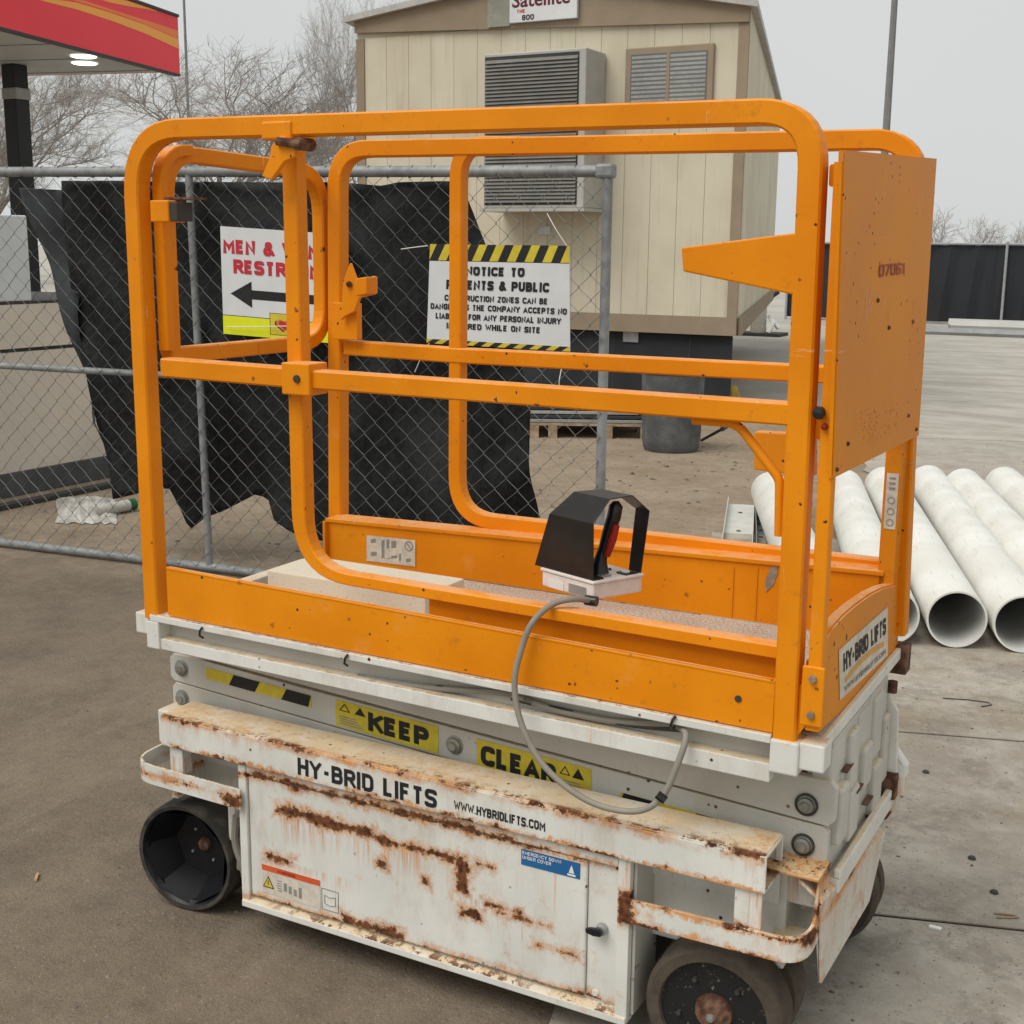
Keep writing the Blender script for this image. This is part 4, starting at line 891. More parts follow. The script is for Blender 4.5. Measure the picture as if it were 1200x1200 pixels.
for i in range(ncol):
    P = []
    for k in range(nrow + 1):
        s_ = S0 + i * hp_ + (hp_ * 1.06 if (k + i) % 2 else -.003); z = .03 + k * hv
        z = min(z, ftop(s_) - .005)
        off = .026 + (.0022 if (k % 2) else -.0022) + .006 * math.sin(s_ * 3 + z * 2)
        P.append(fpt(s_ + .004 * math.sin(k * .7 + i * .3), z, off))
    n0 = len(ms.v)
    for p in P: ms.v += [tuple(p + FN * rw), tuple(p - FN * rw * .5 + FD * rw * .9), tuple(p - FN * rw * .5 - FD * rw * .9)]
    for k in range(len(P) - 1):
        for q in range(3): ms.f.append((n0 + k * 3 + q, n0 + k * 3 + (q + 1) % 3, n0 + k * 3 + 3 + (q + 1) % 3, n0 + k * 3 + 3 + q))
ms.build('chain_link_mesh', flat('mesh_wire', (.22, .23, .225), .55, .3, .2), fence, kind='stuff')
# ties wrapped round the top rail
tm = MB()
for i in range(0, ncol, 2):
    s_ = S0 + i * hp_ + .02; zt_ = ftop(s_)
    tm.tube([fpt(s_ + .03 * u - .015, zt_ + .027 * math.cos(math.pi * 2 * u + 2.4), .027 * math.sin(math.pi * 2 * u + 2.4) + .0) for u in [0, .15, .3, .45, .6, .75]], .002, 3)
tm.build('mesh_ties', flat('tie_wire', (.12, .125, .12), .5, .4), fence, kind='stuff')

# ------------------------------------------------------------------ black screen fabric hung on the back of the fence
FAB = Mat('black_woven_fabric', .55, 0, .22)
wv = FAB.noise(3, 4, .6); FAB.col(FAB.mix((wv * .5 + FAB.noise(40, 3) * .5).ss(.35, .65), (.007, .0075, .008), (.024, .025, .027))); FAB.bump(FAB.noise(220, 2) * .5 + FAB.noise(18, 4, stretch=(1, 1, .35)), .5, .01)
def inside(x, y, P):
    c = False; j = len(P) - 1
    for i in range(len(P)):
        if (P[i][1] > y) != (P[j][1] > y) and x < (P[j][0] - P[i][0]) * (y - P[i][1]) / (P[j][1] - P[i][1]) + P[i][0]: c = not c
        j = i
    return c
def fabric(poly_px, off, label, amp=.02, seed=0, grp=None, fold=0.0, mat=None, name='screen_fabric'):
    P2 = [fp(x, y) for x, y in poly_px]; P2 = [((p - F0).dot(FD), p.z) for p in P2]
    bm = bmesh.new(); vs = [bm.verts.new((x, 0, z)) for x, z in P2]; f_ = bm.faces.new(vs)
    xs = [p[0] for p in P2]; zs = [p[1] for p in P2]
    for ax_, lo_, hi_ in ((0, min(xs), max(xs)), (2, min(zs), max(zs))):
        v_ = lo_ + .05
        while v_ < hi_:
            co = V((0, 0, 0)); co[ax_] = v_; no = V((0, 0, 0)); no[ax_] = 1
            bmesh.ops.bisect_plane(bm, geom=bm.verts[:] + bm.edges[:] + bm.faces[:], plane_co=co, plane_no=no, dist=1e-5); v_ += .05
    random.seed(seed); ph = [random.uniform(0, 6) for _ in range(6)]
    ob = tag(MB().build(name, mat or FAB), label, 'fabric', grp)
    ob.location = F0 + FD * P2[0][0]
    for v in bm.verts:
        x, z = v.co.x, v.co.z
        dep = 1.7 * amp * (math.sin(x * 7 + 1.5 * math.sin(z * 2.2 + ph[0]) + ph[1]) + .6 * math.sin(x * 15 + z * 5 + ph[2]) + .45 * math.sin(z * 9 - x * 4 + ph[3]) + .9 * abs(math.sin(x * 2.3 + z * 1.7 + ph[5])) ** 3 + .3 * math.sin(x * 31 + z * 13 + ph[4]))
        dep += fold * max(0, 1 - z) ** 1.5 * .25
        v.co = fpt(x, z, -off - abs(dep) - .0) - ob.location
    bm.to_mesh(ob.data); bm.free()
    for p in ob.data.polygons: p.use_smooth = True
    md = ob.modifiers.new('s', 'SOLIDIFY'); md.thickness = .0015
    return ob
fabric([(148, 212), (395, 213), (440, 217), (462, 213), (530, 211), (548, 262), (565, 300), (590, 370), (606, 430), (619, 478), (616, 520), (617, 570), (624, 645), (560, 662), (480, 655), (400, 650), (345, 630), (325, 618), (308, 615), (297, 592), (288, 588), (278, 586), (262, 594), (246, 604), (222, 612), (208, 625), (202, 618), (190, 575), (170, 574), (150, 580)],
       .03, 'large black screen fabric hung behind the two signs, with a ragged lower edge', .022, 3, fold=.3)
fabric([(60, 211), (152, 211), (160, 330), (168, 574), (148, 582), (122, 588), (112, 545), (100, 500), (88, 430), (72, 350), (66, 270)], .045, 'narrow black screen fabric hanging straight at the left of the fence', .018, 5)
FAB2 = flat('thin_black_netting', (.055, .060, .066), .6, 0, .4, 6)
fabric([(8, 219), (60, 222), (72, 262), (84, 290), (100, 340), (116, 384), (104, 380), (80, 345), (84, 420), (112, 545), (88, 455), (60, 370), (38, 310), (20, 265)], .06, 'thin dark netting fold sagging at the far left of the fence', .03, 9, mat=FAB2)

# ------------------------------------------------------------------ signs on the fence
SIGNW = flat('white_sign_board', (.66, .67, .68), .5, 0, .06, 10)
def sign(label, q, cat='sign', d=.036):
    """q: photograph corners bl, br, tr, tl"""
    P = [fp(x, y, d) for x, y in q]; r = thing('sign', label, cat, P[0])
    MB().prism(P, -FN * .004).build('board', SIGNW, r)
    def uv(u, v, o=.0008): return P[0].lerp(P[1], u).lerp(P[3].lerp(P[2], u), v) + FN * o
    return r, uv
def uquad(uv, u0, v0, u1, v1, m, name, r, o=.0005): return MB().prism([uv(u0, v0, o), uv(u1, v0, o), uv(u1, v1, o), uv(u0, v1, o)], -FN * .0004).build(name, m, r)
def utext(uv, body, u0, v0, u1, v1, m, r, bold=.02):
    o = uv(u0, v0, .0012); return text('lettering', body, o, uv(u1, v0, .0012) - o, uv(u0, v1, .0012) - o, m, r, bold=bold)
r1, uv1 = sign('white restrooms sign with a black arrow and a yellow strip along its bottom', [(262, 391), (408, 404), (405, 275), (258, 265)])
utext(uv1, 'MEN & WOMEN', .02, .755, .97, .885, REDINK, r1, .035); utext(uv1, 'RESTROOMS', .10, .575, .90, .705, REDINK, r1, .035)
MB().prism([uv1(u, v) for u, v in [(.07, .385), (.245, .265), (.245, .345), (.93, .345), (.93, .43), (.245, .43), (.245, .51)]], -FN * .0004).build('arrow', INK, r1)
uquad(uv1, .0, .0, 1, .175, SGY, 'yellow_strip', r1); uquad(uv1, 0, .175, 1, .182, INK, 'strip_line', r1)
uquad(uv1, .385, .03, .70, .235, INK, 'logo_frame', r1, .0009); uquad(uv1, .39, .035, .695, .23, YEL, 'logo_panel', r1, .0013)
def heart(cu, cv, su, sv, m, o_):
    P = []
    for k in range(24):
        a_ = math.tau * k / 24; x = 16 * math.sin(a_) ** 3; y = 13 * math.cos(a_) - 5 * math.cos(2 * a_) - 2 * math.cos(3 * a_) - math.cos(4 * a_); P.append(uv1(cu + su * x / 16, cv + sv * y / 16, o_))
    MB().prism(P, -FN * .0003).build('heart_print', m, r1)
heart(.49, .125, .066, .062, INK, .0015); heart(.50, .13, .064, .062, flat('heart_orange', (.7, .2, .03), .5), .0017); heart(.508, .133, .052, .050, REDINK, .002)
r2, uv2 = sign('white notice to public sign with yellow and black hazard stripes along top and bottom', [(500, 402), (668, 412), (667, 288), (504, 286)])
def hz(v0, v1, n, u0_, u1_):
    uquad(uv2, u0_, v0, u1_, v1, YEL, 'hazard_strip', r2)
    w_ = (u1_ - u0_) / n
    for k in range(n):
        a_ = u0_ + k * w_; P = [uv2(min(max(a_ + x, u0_), u1_), v, .001) for x, v in ((.0 * w_, v0), (.5 * w_, v0), (.9 * w_, v1), (.4 * w_, v1))]
        MB().prism(P, -FN * .0004).build('hazard_stripe', INK, r2)
hz(.84, 1.0, 8, 0, 1); hz(.0, .045, 9, 0, 1); uquad(uv2, 0, .834, 1, .84, INK, 'strip_line', r2)
utext(uv2, 'NOTICE TO', .27, .695, .69, .785, INK, r2, .04); utext(uv2, 'PARENTS & PUBLIC', .13, .555, .86, .65, INK, r2, .04)
utext(uv2, 'CONSTRUCTION ZONES CAN BE', .12, .44, .85, .50, INK, r2, .03); utext(uv2, 'DANGEROUS THE COMPANY ACCEPTS NO', .02, .35, .98, .41, INK, r2, .03)
utext(uv2, 'LIABILITY FOR ANY PERSONAL INJURY', .06, .255, .94, .315, INK, r2, .03); utext(uv2, 'INCURRED WHILE ON SITE', .14, .16, .80, .22, INK, r2, .03)
for r_, pts in ((r2, [(470, 292), (501, 288)]), (r2, [(641, 250), (664, 288)]), (r2, [(658, 432), (655, 456)]), (r1, [(345, 382), (266, 383)]), (r2, [(503, 402), (486, 436)])):
    P = [fp(x, y, .05) for x, y in pts]; mid = (P[0] + P[1]) / 2 + FN * .01
    MB().tube([P[0], mid, P[1]], .002, 5).build('zip_tie', WHT, r_)
# pale board leaning inside the fence near the restrooms sign
bd = MB().prism([fp(312, 424, -.25), fp(345, 432, -.25), fp(372, 402, -.25), fp(352, 395, -.25), fp(318, 404, -.25)], (0, .03, 0)).build('timber_offcut', flat('pale_timber', (.55, .45, .32), .7, 0, .2, 12))
tag(bd, 'pale timber board end poking up below the restrooms sign', 'board')

# ------------------------------------------------------------------ pipes
PVC = Mat('dusty_white_pvc', .45); pz = PVC.noise(14, 6, .7, stretch=(1, 1, 1)); 
pc = PVC.mix(PVC.noise(3, 4).ss(.35, .65), (.68, .67, .62), (.77, .765, .725)); pc = PVC.mix(PVC.noise(9, 6, .75, stretch=(3, 3, .5), off=3).ss(.54, .70) * .5, pc, (.58, .52, .42)); pc = PVC.mix(PVC.noise(6, 6, .8, stretch=(9, 9, .6), off=8).ss(.58, .64) * .5, pc, (.45, .40, .33))
pc = PVC.mix(PVC.noise(90, 3, .8).ss(.66, .7) * .6, pc, (.2, .17, .13)); PVC.col(pc); PVC.bump(pz, .15, .003)
PVCI = flat('pipe_inside', (.62, .62, .60), .6, 0, .1, 4)
R_ = .118
def pipe_root(label, near, far):
    """one pipe lying from near (x,y of its near end) to far"""
    n_ = V((near[0], near[1], R_ + .012)); f_ = V((far[0], far[1], R_ + .012)); d_ = f_ - n_; ln_ = d_.length
    r = thing('plastic_pipe', label, 'pipe', n_, 'large white plastic pipes lying side by side')
    M_ = d_.to_track_quat('Z', 'Y').to_matrix()
    for nm, mt, prof_ in (('pipe_wall', PVC, [(R_ - .008, .0), (R_ - .001, .0), (R_, .002), (R_, ln_), (R_ - .008, ln_)]), ('pipe_bore', PVCI, [(R_ - .0081, .0), (R_ - .0085, .6), (R_ - .0085, ln_ - .0)])):
        mb = MB().lathe(prof_, (0, 0, 0), (0, 0, 1), 48); me_ob = mb.build(nm, mt, None, smooth=True); me_ob.data.transform(Matrix.Identity(4)); me_ob.parent = r
    r.rotation_euler = d_.to_track_quat('Z', 'Y').to_euler()
    return r
def nr(px): return at(2, .012, px, 757 + (px - 1060) * .02)
far_px = {1: (904, 553), 3: (990, 550), 4: (1037, 547), 5: (1089, 545), 6: (1130, 549), 7: (1178, 547), 8: (1228, 549)}
names = {1: 'leftmost white plastic pipe of the row, beside the steel channels', 3: 'white plastic pipe whose round near end is half hidden behind the lift', 4: 'white plastic pipe with its whole round near end showing beside the lift',
         5: 'white plastic pipe right of the fully visible round end', 6: 'white plastic pipe with a slightly shorter far end, third from the right', 7: 'white plastic pipe running off the right picture edge near the far end', 8: 'rightmost white plastic pipe, just showing at the right picture edge'}
for i in far_px:
    npt = V((1.3, 3.12, 0)) + V((.247, .062, 0)) * (i - 4) + V((0, random.uniform(-.03, .03), 0))
    if i == 1: npt = V((.60, 3.45, 0))
    fpt_ = at(2, R_ * 2 + .012, far_px[i][0], far_px[i][1])
    pipe_root(names[i], (npt.x, npt.y), (fpt_.x, fpt_.y))

# ------------------------------------------------------------------ steel channels by the pipes
def channel(label, a_, b_, w_, h_, mat, holes=0, grp='steel channels on the dirt by the pipes', rot=0):
    A_ = V((a_[0], a_[1], .004)); B_ = V((b_[0], b_[1], .004)); d_ = (B_ - A_); ln_ = d_.length; d_.normalize(); s_ = V((d_.y, -d_.x, 0))
    r = thing('steel_channel', label, 'channel', A_, grp)
    up = V((0, 0, 1)); th = .004
    def bb(mb, s0, s1, z0, z1): return mb.hexa([A_ + s_ * s0 + up * z0, A_ + s_ * s1 + up * z0, A_ + d_ * ln_ + s_ * s1 + up * z0, A_ + d_ * ln_ + s_ * s0 + up * z0, A_ + s_ * s0 + up * z1, A_ + s_ * s1 + up * z1, A_ + d_ * ln_ + s_ * s1 + up * z1, A_ + d_ * ln_ + s_ * s0 + up * z1])
    bb(MB(), 0, w_, 0, th).build('web', mat, r, fixn=True); bb(MB(), 0, th, th, h_).build('flange', mat, r, fixn=True); bb(MB(), w_ - th, w_, th, h_).build('flange', mat, r, fixn=True)
    for k in range(holes):
        c_0 = A_ + d_ * (ln_ * (k + .5) / holes) + s_ * (w_ / 2) + up * (th + .001)
        MB().prism([c_0 - d_ * .018 - s_ * .012, c_0 + d_ * .018 - s_ * .012, c_0 + d_ * .018 + s_ * .012, c_0 - d_ * .018 + s_ * .012], up * .0005).build('slot', DARKM, r)
WSTEEL = flat('white_coated_steel', (.62, .62, .58), .5, .1, .12, 12)
ca0, ca1 = at(2, .01, 838, 690), at(2, .01, 853, 590)
channel('wide white steel channel lying open side up on the dirt', ca0, ca1, .165, .05, WSTEEL, 4)
cb0, cb1 = at(2, .01, 887, 690), at(2, .01, 884, 578); channel('slotted grey steel channel beside the wide white one', cb0, cb1, .06, .06, STEEL, 14)
cb0, cb1 = at(2, .01, 910, 690), at(2, .01, 888, 582); channel('grey steel channel lying slightly askew against the leftmost pipe', cb0, cb1, .05, .05, STEEL, 12)
cb0, cb1 = at(2, .06, 925, 690), at(2, .01, 893, 585); channel('darker grey channel end nearest the leftmost pipe', cb0, cb1, .045, .04, STEEL, 8)

# ------------------------------------------------------------------ site trailer
TY = 9.65
SID = Mat('beige_siding', .7); sdc = SID.mix(SID.noise(1.2, 4).ss(.35, .65), (.57, .51, .39), (.64, .585, .46)); sdc = SID.mix(SID.noise(1, 5, .7, stretch=(6, 6, .6), off=3).ss(.5, .7) * .35, sdc, (.38, .33, .25)); SID.col(sdc).bump(SID.noise(60, 3, stretch=(1, 1, .1)), .2, .004)
TRIM = flat('tan_trim', (.30, .235, .165), .7, 0, .1, 5); SKIRT = flat('black_skirt', (.03, .033, .038), .7, 0, .3, 3)
T = thing('site_trailer', 'beige site office trailer with tan trim and black skirt behind the fence', 'trailer', (-6.18, TY, 0))
tx0, tx1 = -6.17, -1.885; zb0 = .855; ztop = 3.62
sd = V((-.267, .964, 0)); LEN = 9.5
def tp_(x, z, k=0): return V((x, TY, z)) + sd * k
# gable front: siding sheets as separate pieces with grooves
xr_ = (tx0 + tx1) / 2; zrg = 4.22
def roofz(x): return 3.93 - .02 + (zrg - 3.93) * (1 - abs(x - xr_) / ((tx1 - tx0) / 2)) if True else 0
MB().prism([tp_(tx0, zb0), tp_(tx1, zb0), tp_(tx1, 3.72), tp_(xr_, zrg - .12), tp_(tx0, 3.86)], sd * LEN).build('wall', SID, T)
n_p = 15; pw = (tx1 - tx0 - .2) / n_p
for k in range(n_p):
    x0 = tx0 + .1 + k * pw; w3 = pw
    for j in range(1):
        MB().prism([V((x0 + j * w3 + .002, TY - .003, zb0 + .09)), V((x0 + (j + 1) * w3 - .002, TY - .003, zb0 + .09)), V((x0 + (j + 1) * w3 - .002, TY - .003, 3.70)), V((x0 + j * w3 + .002, TY - .003, 3.70))], (0, -.008, 0)).build('siding_board', SID, T)
for x in (tx0, tx1 - .10): MB().prism([V((x, TY - .004, zb0)), V((x + .10, TY - .004, zb0)), V((x + .10, TY - .004, 3.70)), V((x, TY - .004, 3.70))], (0, -.02, 0)).build('corner_trim', TRIM, T)
MB().prism([V((tx0, TY - .014, zb0 - .07)), V((tx1, TY - .014, zb0 - .07)), V((tx1, TY - .014, zb0 + .10)), V((tx0, TY - .014, zb0 + .10))], (0, -.018, 0)).build('bottom_trim', TRIM, T)
MB().prism([V((tx0, TY - .02, 3.76)), V((tx1, TY - .02, 3.58)), V((tx1, TY - .02, 3.72)), V((xr_, TY - .02, zrg - .12)), V((tx0, TY - .02, 3.90))], (0, -.03, 0)).build('gable_board', TRIM, T)
for s_ in ((tx0 - .08, 3.86, xr_, zrg - .10), (xr_, zrg - .10, tx1 + .10, 3.69)):
    MB().prism([V((s_[0], TY - .12, s_[1])), V((s_[2], TY - .12, s_[3])), V((s_[2], TY - .12, s_[3] + .06)), V((s_[0], TY - .12, s_[1] + .06))], sd * (LEN + .3)).build('roof', flat('pale_roof_metal', (.45, .44, .42), .6), T)
# side wall trim, seen steeply
MB().prism([tp_(tx1, zb0 - .07) + V((.002, .02, 0)), tp_(tx1, zb0 + .10) + V((.002, .02, 0)), tp_(tx1, zb0 + .10, LEN) + V((.002, 0, 0)), tp_(tx1, zb0 - .07, LEN) + V((.002, 0, 0))], (.03, 0, 0)).build('bottom_trim', TRIM, T)
MB().prism([V((tx0 + .15, TY + .05, 0)), V((tx1 - .06, TY + .05, 0)), V((tx1 - .06, TY + .05, zb0 - .072)), V((tx0 + .15, TY + .05, zb0 - .072))], (0, .02, 0)).build('skirting', SKIRT, T)
for k in range(5):
    x = tx0 + .6 + k * .8; MB().box(x, x + .012, TY + .045, TY + .049, .02, zb0 - .08).build('skirting_seam', DARKM, T)
MB().box(-3.06, -2.90, TY + .03, TY + .049, .70 - .02, .78).build('skirting_vent', STEEL, T)
# junction plate below the wall unit
oc = at(1, TY - .02, 638, 270); MB().box(oc.x - .07, oc.x + .07, TY - .035, TY - .012, oc.z - .045, oc.z + .045).build('outlet_cover', flat('grey_white_plastic', (.55, .56, .56), .5), T, bevel=.01)
# upper window on the right half of the front
wx0, wx1 = at(1, TY, 735, 80).x, at(1, TY, 838, 80).x; MB().box(wx0, wx1, TY - .05, TY - .012, 2.85, 3.42).build('window_frame', TRIM, T, bevel=.01)
MB().box(wx0 + .06, wx1 - .06, TY - .056, TY - .051, 2.91, 3.36).build('window_pane', flat('dull_glass', (.16, .17, .17), .15, 0, .1, 2), T)
for k in range(11): MB().box(wx0 + .07, wx1 - .07, TY - .0568, TY - .0562, 2.93 + k * .039, 2.952 + k * .039).build('blind_slat', flat('blind_grey', (.33, .33, .31), .6) if k == 0 else bpy.data.materials['blind_grey'], T)
MB().box((wx0 + wx1) / 2 - .015, (wx0 + wx1) / 2 + .015, TY - .062, TY - .057, 2.91, 3.36).build('window_mullion', TRIM, T)
# leg and clutter below the far corner
lx = at(1, 11.5, 884, 360).x
AC = thing('wall_air_conditioner', 'grey louvred air conditioner hung on the trailer front', 'air conditioner', (at(1, TY - .5, 630, 200).x, TY - .4, 1.95))
Ya = TY - .46; x0, x1 = at(1, Ya, 568, 180).x, at(1, Ya, 678, 180).x; za0 = at(1, Ya, 620, 244).z; za1 = at(1, Ya, 620, 60).z
ACM = flat('grey_white_metal', (.44, .43, .40), .5, .1, .1, 8); ACD = flat('grey_louvre', (.165, .16, .145), .6, .1, .2, 8)
MB().box(x0 - .01, x1 + .06, Ya, TY - .025, za0, za1).build('cabinet', ACM, AC, bevel=.01)
MB().box(x0 - .04, x1 + .08, Ya - .03, TY - .025, za0 - .03, za0).build('base_tray', ACM, AC)
k = za0 + .06
while k < za1 - .06:
    MB().prism([V((x0 + .01, Ya - .003, k)), V((x0 + .01, Ya - .022, k - .006)), V((x0 + .01, Ya - .003, k + .026))], (x1 - x0 - .03, 0, 0)).build('louvre', ACD, AC); k += .034
MB().box(x0, x1 - .01, Ya - .0025, Ya - .001, za0 + .03, za1 - .03).build('louvre_back', DARKM, AC)
# hire company board high on the gable
sgx0, sgx1 = at(1, TY - .1, 597, 10).x, at(1, TY - .1, 676, 10).x; szb = at(1, TY - .1, 635, 24).z
SG = thing('company_board', 'white company board mounted high on the trailer gable', 'sign', ((sgx0 + sgx1) / 2, TY - .1, szb))
MB().box(sgx0, sgx1, TY - .10, TY - .06, szb, szb + .42).build('board', SIGNW, SG, bevel=.004)
MB().box(sgx0 - .26, sgx0 - .01, TY - .075, TY - .055, szb - .02, szb + .40).build('side_panel', flat('olive_grey_panel', (.27, .27, .22), .6), SG)
W_ = sgx1 - sgx0; text_f('lettering', 'Satellite', (sgx0 + .03, TY - .1012, szb + .135), (W_ * .86, 0, 0), (0, 0, .14), flat('dark_maroon_print', (.13, .02, .03)), SG, bold=.02)
text('lettering', 'THE', (sgx0 + .08, TY - .1012, szb + .085), (W_ * .13, 0, 0), (0, 0, .032), REDINK, SG)
text('lettering', '800', (sgx0 + .14, TY - .1012, szb + .015), (W_ * .18, 0, 0), (0, 0, .05), INK, SG, bold=.02)
# cables and jack legs under the far side of the trailer
JK = thing('trailer_jack_leg', 'pale round jack leg on a base plate under the trailer corner', 'jack leg', at(2, 0, 888, 393))
pj = at(2, 0, 888, 393); sc_j = (pj - CAM).length / FPX
MB().lathe([(9 * sc_j, .03), (9 * sc_j, 48 * sc_j), (0, 48 * sc_j)], pj, (0, 0, 1), 16).build('leg_tube', flat('dirty_pale_metal', (.45, .41, .35), .6), JK, smooth=True)
MB().box(pj.x - 28 * sc_j, pj.x + 30 * sc_j, pj.y - .3, pj.y + .3, .005, .06).build('base_plate', DARKM, JK)
MB().tube([pj + V((-22 * sc_j, 0, .05)), pj + V((-5 * sc_j, 0, 30 * sc_j)), pj + V((20 * sc_j, .1, 50 * sc_j))], .05, 6).build('brace', DARKM, JK)
MB().tube([pj + V((14 * sc_j, -.1, .06)), pj + V((18 * sc_j, 0, 15 * sc_j)), pj + V((10 * sc_j, .1, 22 * sc_j)), pj + V((22 * sc_j, .1, 8 * sc_j))], .04, 6).build('bundled_hose', WHT, JK)
for dx, nm in ((-24, 0), (-18, 1), (-30, 2)): MB().tube([pj + V((dx * sc_j, 0, .05)), pj + V(((dx + 8) * sc_j, 0, 34 * sc_j))], .035, 5).build('brace', DARKM, JK)

# ------------------------------------------------------------------ bin, pallet, boards, other yard things
BNM = Mat('dusty_grey_plastic', .7); BNM.col(BNM.mix(BNM.noise(5, 5, .7).ss(.4, .7), (.085, .09, .095), (.15, .155, .155))).bump(BNM.noise(30, 3), .2, .01)
bp = at(2, 0, 786, 527); sb_ = (bp - CAM).dot(CF) / FPX; rb = 34 * sb_
BN = thing('waste_bin', 'large round dark grey plastic bin standing on the dirt by the trailer', 'bin', bp)
MB().lathe([(0, .01), (rb * .9, 0), (rb * .96, .03), (rb, .10), (rb * 1.08, 98 * sb_), (rb * 1.12, 99 * sb_), (rb * 1.12, 104 * sb_), (rb * 1.03, 104 * sb_), (rb * .98, .2), (0, .18)], bp, (0, 0, 1), 40).build('bin_body', BNM, BN, smooth=True)
MB().lathe([(rb * 1.09, 90 * sb_), (rb * 1.11, 91 * sb_), (rb * 1.09, 92 * sb_)], bp, (0, 0, 1), 40).build('bin_rib', BNM, BN, smooth=True)
WOOD = Mat('weathered_pallet_wood', .85); WOOD.col(WOOD.mix(WOOD.noise(20, 5, stretch=(.3, 1, 1)).ss(.35, .65), (.33, .23, .15), (.50, .38, .26)))
p0, p1 = at(2, 0, 618, 513), at(2, 0, 762, 515); pd = (p1 - p0); pl = pd.length; pd.normalize(); pq = V((-pd.y, pd.x, 0)); s_p = (p0 - CAM).dot(CF) / FPX
PL = thing('wooden_pallet', 'wooden pallet under dark stacked boards behind the fence', 'pallet', p0)
def ob_(mb, a0, a1, b0, b1, z0, z1, base=p0): return mb.hexa([base + pd * a0 + pq * b0 + V((0, 0, z0)), base + pd * a1 + pq * b0 + V((0, 0, z0)), base + pd * a1 + pq * b1 + V((0, 0, z0)), base + pd * a0 + pq * b1 + V((0, 0, z0)), base + pd * a0 + pq * b0 + V((0, 0, z1)), base + pd * a1 + pq * b0 + V((0, 0, z1)), base + pd * a1 + pq * b1 + V((0, 0, z1)), base + pd * a0 + pq * b1 + V((0, 0, z1))])
for u in (.02, .17, .62, .92):
    for b_ in (0, .45, .9): ob_(MB(), u * pl, u * pl + .075, b_, b_ + .1, .0, .105).build('pallet_block', WOOD, PL)
for j in range(6): ob_(MB(), -.02, pl * 1.0, j * .19, j * .19 + .11, .107, .130).build('pallet_board', WOOD, PL)
for k, (a0, a1, z, c) in enumerate([(-.15, 1.0, .135, (.33, .33, .31)), (-.1, 1.08, .168, (.05, .052, .055)), (-.28, .9, .20, (.40, .40, .38)), (-.05, 1.02, .232, (.04, .042, .045)), (-.2, .93, .263, (.28, .28, .27))]):
    o_ = ob_(MB(), a0 * pl, a1 * pl, .0 + .03 * k, .85 - .02 * k, z, z + .022).build('stacked_sheet', flat('sheet_%d' % k, c, .6), None); o_.location = (0, 0, 0)
    tag(o_, ['pale grey sheet resting directly on the pallet', 'black sheet second from the bottom of the pallet stack', 'light grey sheet in the middle of the pallet stack', 'black sheet just below the top of the pallet stack', 'mid grey sheet on top of the pallet stack'][k], 'sheet', 'sheets stacked on the pallet')
yp = at(2, 0, 846, 474); sy = (yp - CAM).dot(CF) / FPX
YB = thing('yellow_tool_bag', 'small dusty yellow bag on the ground behind the grey bin', 'bag', yp)
MB().hexa([yp + V((-18 * sy, -.1, 0)), yp + V((18 * sy, -.1, 0)), yp + V((16 * sy, .25, 0)), yp + V((-16 * sy, .25, 0)), yp + V((-15 * sy, -.05, 26 * sy)), yp + V((14 * sy, -.05, 20 * sy)), yp + V((12 * sy, .2, 20 * sy)), yp + V((-14 * sy, .2, 27 * sy))]).build('bag_body', flat('dusty_yellow', (.45, .30, .04), .7, 0, .3, 9), YB, bevel=.03)
MB().tube([yp + V((-8 * sy, 0, 22 * sy)), yp + V((-4 * sy, 0, 30 * sy)), yp + V((5 * sy, 0, 28 * sy)), yp + V((8 * sy, 0, 20 * sy))], .02, 6).build('bag_handle', DARKM, YB)
bl_ = at(2, 0, 826, 464); MB_ = MB().box(bl_.x - .12, bl_.x + .15, bl_.y, bl_.y + .3, 0, .28).build('black_crate', DARKM, None, bevel=.02); tag(MB_, 'black crate between the grey bin and the yellow bag', 'crate')
MB().box(bl_.x - .13, bl_.x + .16, bl_.y - .01, bl_.y + .31, .28, .31).build('crate_lid', DARKM, MB_)
tl = thing('steel_bar', 'thin dark steel bar leaning on the ground right of the grey bin', 'bar', at(2, 0, 822, 515)); MB().tube([at(2, .02, 822, 516), at(2, .16, 846, 503)], .012, 6).build('bar', DARKM, tl)
MB().tube([at(2, .16, 846, 503), at(2, .17, 852, 499)], .02, 6).build('grip', DARKM, tl)

# storage container beyond the fence at the left
BEI = flat('pale_beige_panel', (.68, .61, .52), .7, 0, .08, 3); BAR_D = flat('dark_grey_base', (.085, .088, .09), .7, 0, .2, 8)
CT = thing('storage_container', 'pale beige panelled container with a dark base beyond the fence at far left', 'container', (-4.5, 3.3, 0))
xs_ = -4.5; A_ = V((xs_, 2.75, 0)); B_ = V((xs_ - .0, 4.6, 0))
def cz(px, py): return at(0, xs_, px, py)
za_b, z_mid, z_sp, z_up = cz(10, 555).z, cz(30, 410).z, cz(20, 357).z, cz(20, 252).z
MB().box(xs_ - 1.6, xs_, 2.4, 4.9, .0, za_b).build('base', BAR_D, CT, bevel=.006)
MB().box(xs_ - 1.58, xs_ - .012, 2.42, 4.88, za_b + .001, z_mid - .012).build('lower_panel', BEI, CT); MB().box(xs_ - 1.57, xs_ - .03, 2.43, 4.87, z_mid - .0115, z_mid + .0115).build('panel_seam', DARKM, CT)
MB().box(xs_ - 1.58, xs_ - .012, 2.42, 4.88, z_mid + .012, z_sp).build('middle_panel', BEI, CT)
MB().box(xs_ - 1.57, xs_ - .02, 2.43, 4.87, z_sp + .001, z_sp + .018).build('panel_seam', DARKM, CT)
MB().box(xs_ - 1.58, xs_ - .012, 2.42, cz(36, 300).y + .0, z_sp + .02, z_up).build('upper_panel', flat('blue_grey_white_panel', (.66, .69, .70), .6, 0, .08, 3), CT, bevel=.01)
